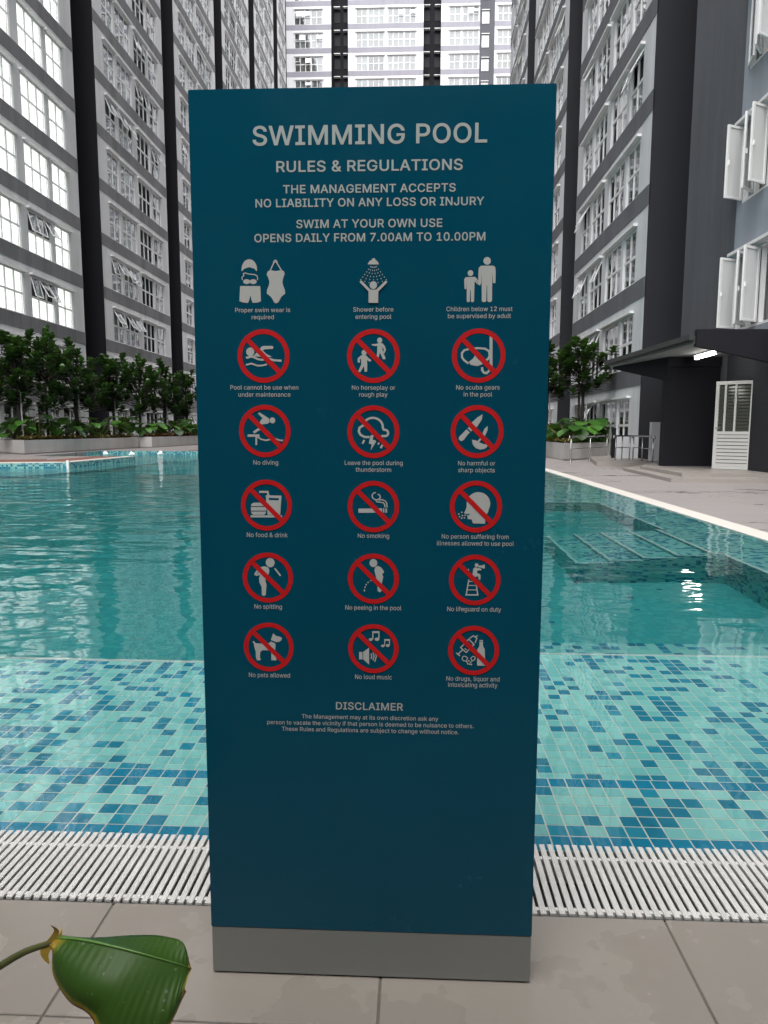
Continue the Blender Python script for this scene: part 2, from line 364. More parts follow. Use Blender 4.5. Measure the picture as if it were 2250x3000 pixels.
PICTOGRAMS = [
    ["swimwear",[["p",0,[[-194.4,1321.5],[-194.6,1324.9],[-195.3,1328.2],[-196.5,1331.2],[-198.1,1333.9],[-200.1,1336.1],[-202.4,1337.7],[-204.9,1338.7],[-207.5,1339.1],[-210.2,1338.8],[-212.7,1337.8],[-215.1,1336.2],[-217.2,1334.0],[-218.9,1331.4],[-220.2,1328.4],[-221.0,1325.1],[-221.4,1321.7],[-220.8,1319.2],[-216.5,1323.5],[-207.8,1325.9],[-199.2,1323.4],[-195.1,1319.0]]],["s",0,[[-220.1,1304.4],[-221.0,1308.7],[-217.4,1312.4],[-218.3,1315.5],[-214.7,1316.4],[-210.3,1314.8],[-205.1,1314.2],[-198.7,1313.5],[-194.9,1311.7],[-193.7,1308.0],[-194.1,1304.3]],1.58,0],["d",0,[-212.8,1301.9],6.12,4.03],["d",0,[-201.5,1301.8],6.08,4.0],["s",0,[[-207.9,1303.1],[-206.0,1303.1]],1.89,0],["p",0,[[-224.2,1294.5],[-189.5,1294.3],[-189.0,1284.4],[-188.6,1268.9],[-194.5,1266.8],[-202.9,1266.2],[-204.7,1270.2],[-206.8,1279.0],[-209.2,1270.3],[-211.2,1266.2],[-219.6,1266.9],[-226.0,1269.1],[-225.1,1284.6]]],["s",0,[[-172.0,1319.5],[-165.8,1331.8],[-165.1,1335.4],[-162.5,1337.2],[-160.0,1335.4],[-159.4,1331.7],[-151.9,1319.4]],1.89,0],["s",0,[[-165.8,1331.8],[-162.5,1334.8],[-159.4,1331.7]],1.26,0],["p",0,[[-175.6,1319.2],[-170.1,1320.4],[-162.8,1319.1],[-154.4,1320.3],[-148.1,1319.1],[-146.8,1314.4],[-149.5,1307.1],[-150.9,1300.9],[-149.7,1294.7],[-146.9,1287.9],[-146.3,1281.7],[-153.2,1276.2],[-158.1,1267.2],[-162.3,1265.1],[-165.5,1266.6],[-170.5,1275.7],[-178.4,1281.9],[-177.4,1288.7],[-174.0,1296.1],[-173.3,1301.7],[-175.4,1308.5],[-177.9,1313.7]]]],None],
    ["shower",[["p",0,[[3.9,1339.1],[8.0,1339.1],[8.6,1336.7],[12.1,1334.5],[14.9,1329.9],[14.6,1329.0],[-3.7,1329.1],[-4.0,1330.0],[-1.2,1334.6],[2.9,1336.7]]],["s",0,[[1.4,1326.2],[0.2,1324.7]],1.26,0],["s",0,[[3.1,1325.5],[2.3,1323.8]],1.26,0],["s",0,[[4.9,1325.1],[4.6,1323.3]],1.26,0],["s",0,[[6.7,1325.1],[7.0,1323.3]],1.26,0],["s",0,[[8.5,1325.5],[9.2,1323.7]],1.26,0],["s",0,[[10.1,1326.1],[11.3,1324.6]],1.26,0],["s",0,[[-1.9,1321.9],[-3.1,1320.3]],1.26,0],["s",0,[[1.0,1320.6],[0.2,1318.9]],1.26,0],["s",0,[[4.2,1320.0],[3.9,1318.2]],1.26,0],["s",0,[[7.4,1320.0],[7.7,1318.1]],1.26,0],["s",0,[[10.6,1320.6],[11.3,1318.8]],1.26,0],["s",0,[[13.5,1321.8],[14.7,1320.2]],1.26,0],["s",0,[[-5.3,1317.5],[-6.5,1316.0]],1.26,0],["s",0,[[-1.1,1315.8],[-1.9,1314.0]],1.26,0],["s",0,[[3.4,1314.8],[3.2,1313.0]],1.26,0],["s",0,[[8.1,1314.8],[8.4,1313.0]],1.26,0],["s",0,[[12.7,1315.7],[13.4,1313.9]],1.26,0],["s",0,[[16.9,1317.4],[18.1,1315.8]],1.26,0],["s",0,[[-8.7,1313.2],[-9.9,1311.7]],1.26,0],["s",0,[[-4.2,1311.2],[-5.0,1309.5]],1.26,0],["s",0,[[0.7,1309.9],[0.3,1308.1]],1.26,0],["s",0,[[5.8,1309.5],[5.8,1307.7]],1.26,0],["s",0,[[10.9,1309.9],[11.3,1308.1]],1.26,0],["s",0,[[15.7,1311.1],[16.6,1309.4]],1.26,0],["s",0,[[20.2,1313.0],[21.4,1311.5]],1.26,0],["s",0,[[-12.1,1308.8],[-13.2,1307.3]],1.26,0],["s",0,[[-6.5,1306.4],[-7.3,1304.7]],1.26,0],["s",0,[[-0.5,1304.8],[-0.9,1303.0]],1.26,0],["s",0,[[5.8,1304.3],[5.8,1302.5]],1.26,0],["s",0,[[12.1,1304.8],[12.5,1303.0]],1.26,0],["s",0,[[18.1,1306.2],[18.9,1304.5]],1.26,0],["s",0,[[23.6,1308.6],[24.8,1307.1]],1.26,0],["s",0,[[-15.4,1304.5],[-16.6,1303.0]],1.26,0],["s",0,[[-8.8,1301.6],[-9.6,1299.9]],1.26,0],["s",0,[[-1.6,1299.7],[-2.1,1297.9]],1.26,0],["s",0,[[5.8,1299.1],[5.8,1297.2]],1.26,0],["s",0,[[13.2,1299.6],[13.7,1297.8]],1.26,0],["s",0,[[20.4,1301.4],[21.2,1299.7]],1.26,0],["s",0,[[27.0,1304.2],[28.2,1302.7]],1.26,0],["d",0,[5.5,1294.5],6.32,6.47],["p",0,[[-18.0,1299.5],[-17.0,1302.0],[-14.8,1302.3],[-2.4,1289.9],[0.7,1287.1],[10.3,1287.1],[13.4,1289.8],[26.1,1301.7],[28.6,1301.4],[29.2,1298.9],[14.1,1284.0],[13.8,1265.2],[-2.7,1265.3],[-2.7,1284.1]]]],None],
    ["child_with_adult",[["d",0,[170.3,1313.7],4.68,4.9],["p",0,[[162.6,1307.0],[177.6,1307.5],[180.1,1305.7],[185.9,1297.7],[184.1,1294.1],[177.4,1300.2],[177.1,1267.2],[175.2,1265.7],[172.0,1266.3],[171.1,1285.6],[170.1,1285.6],[169.8,1266.6],[166.4,1265.7],[164.8,1267.6],[164.3,1299.4],[163.8,1287.5],[160.7,1287.5],[159.8,1304.0]]],["d",0,[198.0,1333.5],6.24,6.38],["p",0,[[187.9,1325.7],[208.5,1325.6],[211.9,1323.1],[212.7,1315.8],[212.8,1297.0],[208.4,1297.0],[207.1,1316.5],[207.5,1267.7],[205.3,1265.8],[200.9,1265.9],[199.6,1267.7],[198.8,1293.1],[197.9,1293.1],[197.8,1267.7],[195.9,1265.9],[192.1,1265.9],[190.2,1267.7],[189.0,1316.6],[188.7,1297.7],[186.6,1292.8],[183.4,1295.9],[183.9,1322.1]]],["s",1,[[180.2,1302.0],[184.1,1296.5]],0.63,0]],None],
    ["swimmer",[["d",0,[-209.0,1183.5],7.13,7.31],["p",0,[[-194.0,1185.7],[-188.7,1192.6],[-185.4,1193.5],[-169.9,1193.5],[-168.0,1191.0],[-169.6,1188.4],[-183.6,1187.8],[-186.9,1185.6],[-179.8,1179.3],[-170.2,1174.9],[-187.1,1174.6],[-203.9,1176.2]]],["s",0,[[-216.7,1173.4],[-212.4,1174.0],[-207.2,1175.6],[-202.0,1174.0],[-196.2,1171.1],[-189.8,1169.8],[-181.9,1171.1],[-175.4,1171.7],[-167.7,1168.9],[-154.4,1168.2]],3.46,0],["s",0,[[-216.9,1161.3],[-212.0,1162.3],[-207.4,1163.5],[-202.3,1161.9],[-196.4,1159.7],[-187.3,1160.3],[-180.1,1162.2]],2.84,0]],[-185.7,1176.2]],
    ["children_running",[["d",0,[16.4,1202.5],4.48,4.71],["p",0,[[2.7,1196.2],[3.3,1194.0],[8.5,1192.8],[12.3,1193.1],[12.3,1184.6],[11.1,1174.6],[12.3,1172.1],[14.9,1174.6],[16.8,1182.1],[22.0,1170.8],[25.2,1170.2],[26.8,1172.1],[21.9,1183.4],[20.6,1191.8],[23.8,1187.1],[21.9,1181.5],[24.5,1180.2],[27.4,1186.5],[25.7,1192.1],[21.9,1197.1],[16.1,1198.4],[10.4,1196.5]]],["d",0,[-10.4,1181.8],4.48,4.71],["p",0,[[-15.9,1177.1],[-11.4,1177.8],[-6.3,1176.5],[-2.4,1172.1],[1.4,1169.6],[1.4,1167.1],[-1.8,1166.4],[-5.6,1169.3],[-5.0,1162.0],[-5.3,1149.4],[-9.5,1148.8],[-10.8,1158.9],[-17.2,1148.5],[-21.1,1149.4],[-15.3,1162.0],[-15.9,1170.9],[-17.8,1170.9],[-17.8,1164.6],[-21.7,1165.2],[-21.7,1172.1]]]],[5.6,1175.9]],
    ["snorkel_mask",[["s",0,[[169.4,1163.1],[166.1,1165.6],[161.7,1168.7],[158.1,1173.7],[158.0,1180.6],[162.0,1185.6],[169.0,1187.4],[184.8,1189.0],[197.4,1188.0],[204.5,1183.6],[205.3,1175.5],[202.8,1170.5],[197.8,1168.0]],3.46,0],["p",0,[[170.0,1165.6],[178.1,1172.5],[179.9,1176.8],[182.4,1176.8],[185.7,1169.9],[195.9,1166.2],[192.9,1161.8],[184.7,1158.7],[173.2,1160.6]]],["p",0,[[204.6,1209.1],[209.6,1207.9],[210.6,1159.3],[207.5,1159.3],[205.5,1161.8]]],["s",0,[[193.0,1156.8],[193.0,1151.8],[196.3,1147.4],[200.8,1146.8],[204.5,1150.5],[206.9,1158.7]],3.78,0]],[186.6,1176.2]],
    ["diver",[["d",0,[-171.9,1065.3],4.92,5.18],["p",0,[[-197.3,1076.9],[-195.0,1079.4],[-179.7,1069.8],[-177.8,1068.5],[-177.2,1062.1],[-180.6,1059.5],[-191.7,1058.1],[-195.0,1060.7],[-191.6,1067.2],[-188.9,1068.5]]],["s",0,[[-205.8,1043.9],[-197.8,1049.1],[-187.9,1052.3]],4.2,0],["s",0,[[-216.5,1038.6],[-195.4,1038.7]],4.2,0],["s",0,[[-201.0,1038.0],[-201.3,1022.1]],3.23,0],["s",0,[[-198.7,1036.1],[-192.2,1032.2],[-184.3,1030.3],[-177.7,1031.6],[-171.1,1033.6],[-164.6,1032.3],[-158.7,1030.4],[-154.1,1030.4]],2.58,0]],[-185.7,1046.5]],
    ["thundercloud",[["s",0,[[-12.5,1056.9],[-11.2,1060.8],[-8.8,1064.2],[-5.6,1067.0],[-1.7,1069.0],[2.6,1070.0],[7.0,1070.0],[11.3,1069.0],[15.2,1067.0],[18.4,1064.2],[20.7,1060.7],[22.0,1056.8],[22.2,1052.8],[23.6,1049.7],[27.1,1049.3],[29.4,1048.3],[31.1,1046.3],[31.7,1043.9],[31.1,1041.4],[29.5,1039.5],[27.1,1038.5],[19.7,1038.7]],3.88,0],["s",0,[[-1.1,1036.7],[-9.5,1036.7],[-16.7,1040.5],[-19.9,1046.3],[-18.6,1052.8],[-12.8,1056.6],[-8.2,1057.3]],3.88,0],["p",0,[[0.9,1039.9],[6.7,1040.6],[4.1,1032.2],[9.3,1030.9],[10.6,1029.0],[0.9,1013.4],[2.8,1023.8],[-2.4,1025.7]]],["s",0,[[-10.2,1031.5],[-13.5,1025.0]],3.23,0],["s",0,[[15.8,1027.1],[13.9,1023.8]],3.23,0],["s",0,[[21.7,1023.2],[18.4,1017.4]],3.55,0]],[5.7,1045.8]],
    ["knives",[["p",0,[[195.4,1076.9],[194.0,1067.4],[187.2,1056.5],[175.8,1046.9],[169.9,1052.0],[176.2,1061.6],[186.3,1071.2]]],["p",0,[[168.0,1050.7],[173.9,1044.9],[171.4,1043.0],[163.2,1032.1],[158.7,1030.1],[154.8,1033.3],[155.4,1037.8],[164.9,1047.5]]],["p",0,[[204.4,1056.5],[204.3,1048.9],[200.3,1039.9],[194.6,1034.1],[189.6,1027.7],[187.0,1030.2],[191.4,1035.4],[195.7,1043.1],[198.8,1051.4]]],["p",0,[[177.3,1032.8],[184.4,1031.5],[190.9,1027.7],[198.6,1025.1],[205.1,1024.5],[203.9,1020.0],[199.5,1016.8],[192.4,1015.5],[184.6,1018.0],[179.4,1023.8]]]],[186.4,1046.6]],
    ["burger_and_drink",[["p",0,[[-208.2,919.8],[-189.6,919.9],[-186.0,916.6],[-185.3,913.6],[-213.0,913.4],[-212.3,917.1]]],["p",0,[[-213.0,911.8],[-185.0,912.0],[-185.1,905.7],[-213.2,905.4]]],["p",0,[[-213.2,903.8],[-185.8,904.0],[-187.2,900.0],[-189.9,898.0],[-208.6,897.8],[-211.9,899.8]]],["s",0,[[-214.0,895.1],[-157.3,895.5]],3.88,0],["s",0,[[-197.5,939.1],[-182.6,939.2],[-179.5,925.3]],3.55,0],["p",0,[[-186.0,933.2],[-157.8,932.7],[-160.6,898.2],[-183.3,898.0]]],["p",1,[[-180.8,928.6],[-162.2,928.1],[-162.9,924.1],[-180.2,924.6]]]],[-185.0,915.3]],
    ["cigarette",[["p",0,[[-20.8,910.5],[21.3,911.2],[21.3,903.6],[-20.8,902.9]]],["p",0,[[22.9,911.2],[25.2,911.2],[25.3,903.6],[23.0,903.6]]],["p",0,[[27.2,911.2],[29.8,911.2],[30.2,903.6],[27.2,903.6]]],["s",0,[[10.1,939.1],[6.1,938.4],[3.5,934.4],[4.2,929.8],[8.8,926.6],[14.0,926.6],[18.0,929.9],[17.3,934.5],[13.4,936.5]],1.94,0],["s",0,[[10.1,925.3],[12.7,922.7],[18.6,922.0],[23.2,921.4],[25.9,918.1],[26.5,912.9]],1.94,0],["s",0,[[15.4,926.0],[21.9,926.7],[27.2,924.1],[29.5,920.1],[30.1,912.9]],1.94,0]],[5.8,914.0]],
    ["coughing_head",[["p",0,[[209.1,910.4],[211.0,915.2],[211.7,920.3],[211.1,925.4],[209.2,930.2],[206.2,934.4],[202.3,937.7],[197.7,940.0],[192.6,941.1],[187.5,941.0],[182.5,939.6],[178.1,937.0],[174.5,933.4],[171.8,929.0],[170.4,924.1],[170.2,914.6],[166.5,904.0],[170.5,901.4],[172.5,896.2],[172.5,893.5],[179.7,892.3],[181.8,885.7],[203.3,885.2],[204.0,899.7],[208.1,905.7]]],["p",1,[[169.1,902.1],[176.9,902.8],[173.7,899.5]]],["d",0,[156.8,902.0],1.3,1.32],["d",0,[161.9,905.3],1.3,1.32],["d",0,[167.2,904.7],1.3,1.32],["d",0,[158.2,897.4],1.3,1.32],["d",0,[163.3,899.4],1.3,1.32],["d",0,[167.9,900.1],1.3,1.32],["d",0,[162.1,894.8],1.3,1.32],["d",0,[166.7,895.5],1.3,1.32]],[186.5,915.3]],
    ["spitting_person",[["d",0,[-180.0,811.4],8.06,8.5],["s",0,[[-172.1,801.0],[-161.6,787.5]],2.66,0],["p",0,[[-199.0,802.7],[-191.6,804.8],[-184.2,802.9],[-181.6,797.5],[-183.1,790.7],[-187.9,783.1],[-189.3,778.3],[-187.4,770.2],[-189.1,752.4],[-192.5,749.9],[-196.5,751.6],[-196.3,766.0],[-200.2,774.8],[-200.7,783.0],[-198.6,788.4],[-205.4,787.0],[-209.4,788.3],[-209.3,791.0],[-204.5,797.9]]],["s",1,[[-204.6,790.4],[-199.8,796.6]],0.66,0]],[-184.8,783.8]],
    ["peeing_person",[["d",0,[5.9,812.7],6.97,7.39],["p",0,[[9.6,805.7],[14.2,807.7],[20.2,804.4],[24.5,798.4],[24.6,795.1],[21.6,793.0],[23.6,787.6],[22.3,781.5],[20.3,772.7],[21.0,762.5],[17.7,759.4],[13.7,761.8],[13.0,776.0],[11.0,786.1],[7.6,799.6]]],["s",0,[[2.3,781.3],[0.3,779.9]],1.99,0],["s",0,[[-2.4,778.2],[-4.4,776.5]],1.99,0],["s",0,[[-6.4,774.4],[-7.7,772.0]],1.99,0],["s",0,[[-8.7,769.6],[-9.4,767.2]],1.99,0],["s",0,[[-10.0,764.2],[-10.4,760.8]],1.99,0]],[6.0,784.0]],
    ["lifeguard_chair",[["s",0,[[176.3,784.7],[172.2,757.0]],2.32,0],["s",0,[[188.2,784.8],[192.6,757.2]],2.32,0],["s",0,[[170.8,756.6],[193.9,756.9]],2.66,0],["s",0,[[174.5,773.9],[190.3,774.1]],1.66,0],["s",0,[[173.3,765.8],[191.8,766.0]],1.66,0],["s",0,[[175.7,781.3],[189.5,781.5]],1.66,0],["s",0,[[175.3,804.1],[175.5,794.7],[177.5,791.4],[189.4,790.2]],1.99,0],["d",0,[189.7,811.0],3.26,3.36],["p",0,[[186.4,806.9],[191.0,806.3],[198.3,804.4],[198.3,801.7],[191.1,801.0],[190.6,796.3],[195.8,795.0],[197.2,791.6],[196.7,784.9],[194.1,784.9],[192.7,790.2],[184.1,791.5],[182.7,794.8],[183.9,804.2]]],["p",0,[[192.9,810.4],[198.2,810.4],[204.0,812.5],[204.2,804.5],[198.3,806.4],[193.0,807.0]]]],[186.9,783.8]],
    ["dog",[["p",0,[[-176.7,681.2],[-172.0,676.1],[-163.9,674.5],[-160.9,672.5],[-161.6,668.6],[-165.4,665.1],[-171.5,664.3],[-181.0,668.3]]],["p",0,[[-215.1,665.0],[-212.4,665.8],[-209.1,661.6],[-196.1,661.1],[-183.8,662.7],[-181.7,665.5],[-173.6,662.2],[-172.6,658.7],[-173.9,646.2],[-172.0,635.7],[-171.4,630.1],[-180.9,630.0],[-180.7,646.1],[-182.7,648.8],[-197.0,648.6],[-201.2,645.0],[-202.0,635.2],[-200.0,631.8],[-201.4,629.6],[-207.6,629.5],[-209.5,636.5],[-209.4,645.6],[-211.9,654.6],[-212.5,660.2]]]],[-185.3,654.7]],
    ["loudspeaker",[["p",0,[[-19.9,648.3],[-13.8,648.4],[-13.8,634.5],[-19.9,634.4]]],["p",0,[[-12.4,648.5],[-1.7,656.9],[-1.7,624.6],[-12.5,634.6]]],["s",0,[[1.7,645.6],[3.1,640.7],[1.7,635.8]],1.99,0],["s",0,[[5.1,648.4],[7.4,640.8],[5.1,633.1]],1.99,0],["s",0,[[8.4,650.5],[11.5,640.9],[8.5,630.4]],1.99,0],["d",0,[1.0,671.9],3.36,2.77],["d",0,[12.5,672.7],4.01,3.11],["s",0,[[5.1,672.6],[5.0,687.1]],1.99,0],["s",0,[[16.1,673.5],[16.1,687.3]],1.99,0],["s",0,[[4.0,685.7],[17.1,685.9]],3.65,0],["d",0,[23.2,660.5],3.02,2.44],["d",0,[32.0,661.3],3.34,2.77],["s",0,[[26.6,661.2],[26.6,672.9]],1.66,0],["s",0,[[35.3,662.0],[35.3,673.1]],1.66,0],["s",0,[[25.9,671.6],[36.0,671.7]],3.32,0]],[6.1,655.0]],
    ["syringe_and_bottle",[["s",0,[[163.8,659.3],[178.1,675.3],[187.6,665.8],[173.9,650.5]],1.99,1],["s",0,[[179.4,676.7],[186.0,681.6],[192.7,677.6],[189.6,668.6]],1.99,0],["s",0,[[188.0,678.9],[194.0,682.4]],1.66,0],["s",0,[[155.9,649.5],[162.7,644.1]],2.32,0],["s",0,[[158.6,646.8],[167.2,655.2]],1.99,0],["s",0,[[171.1,658.0],[174.5,655.3]],1.66,0],["s",0,[[175.0,662.2],[177.8,658.8]],1.66,0],["p",0,[[197.4,674.2],[203.4,674.3],[203.9,662.6],[207.0,657.2],[208.3,628.2],[207.6,626.5],[194.3,626.3],[193.6,628.0],[193.8,657.0],[197.3,662.5]]],["s",1,[[196.8,671.5],[204.1,671.6]],0.66,0],["s",0,[[167.4,641.4],[168.7,643.5],[172.7,643.5],[176.7,640.2],[174.2,634.6],[168.8,635.2],[166.7,638.6]],1.66,1],["s",0,[[182.1,640.2],[186.0,643.8],[190.0,642.4],[189.4,637.6],[184.8,634.8]],1.66,1],["d",0,[175.5,633.2],1.5,1.56],["d",0,[178.8,635.3],1.5,1.56],["d",0,[182.2,632.6],1.5,1.56],["d",0,[180.2,629.1],1.5,1.56],["d",0,[183.6,628.5],1.5,1.56],["d",0,[176.9,629.8],1.5,1.56]],[187.1,654.5]],
]
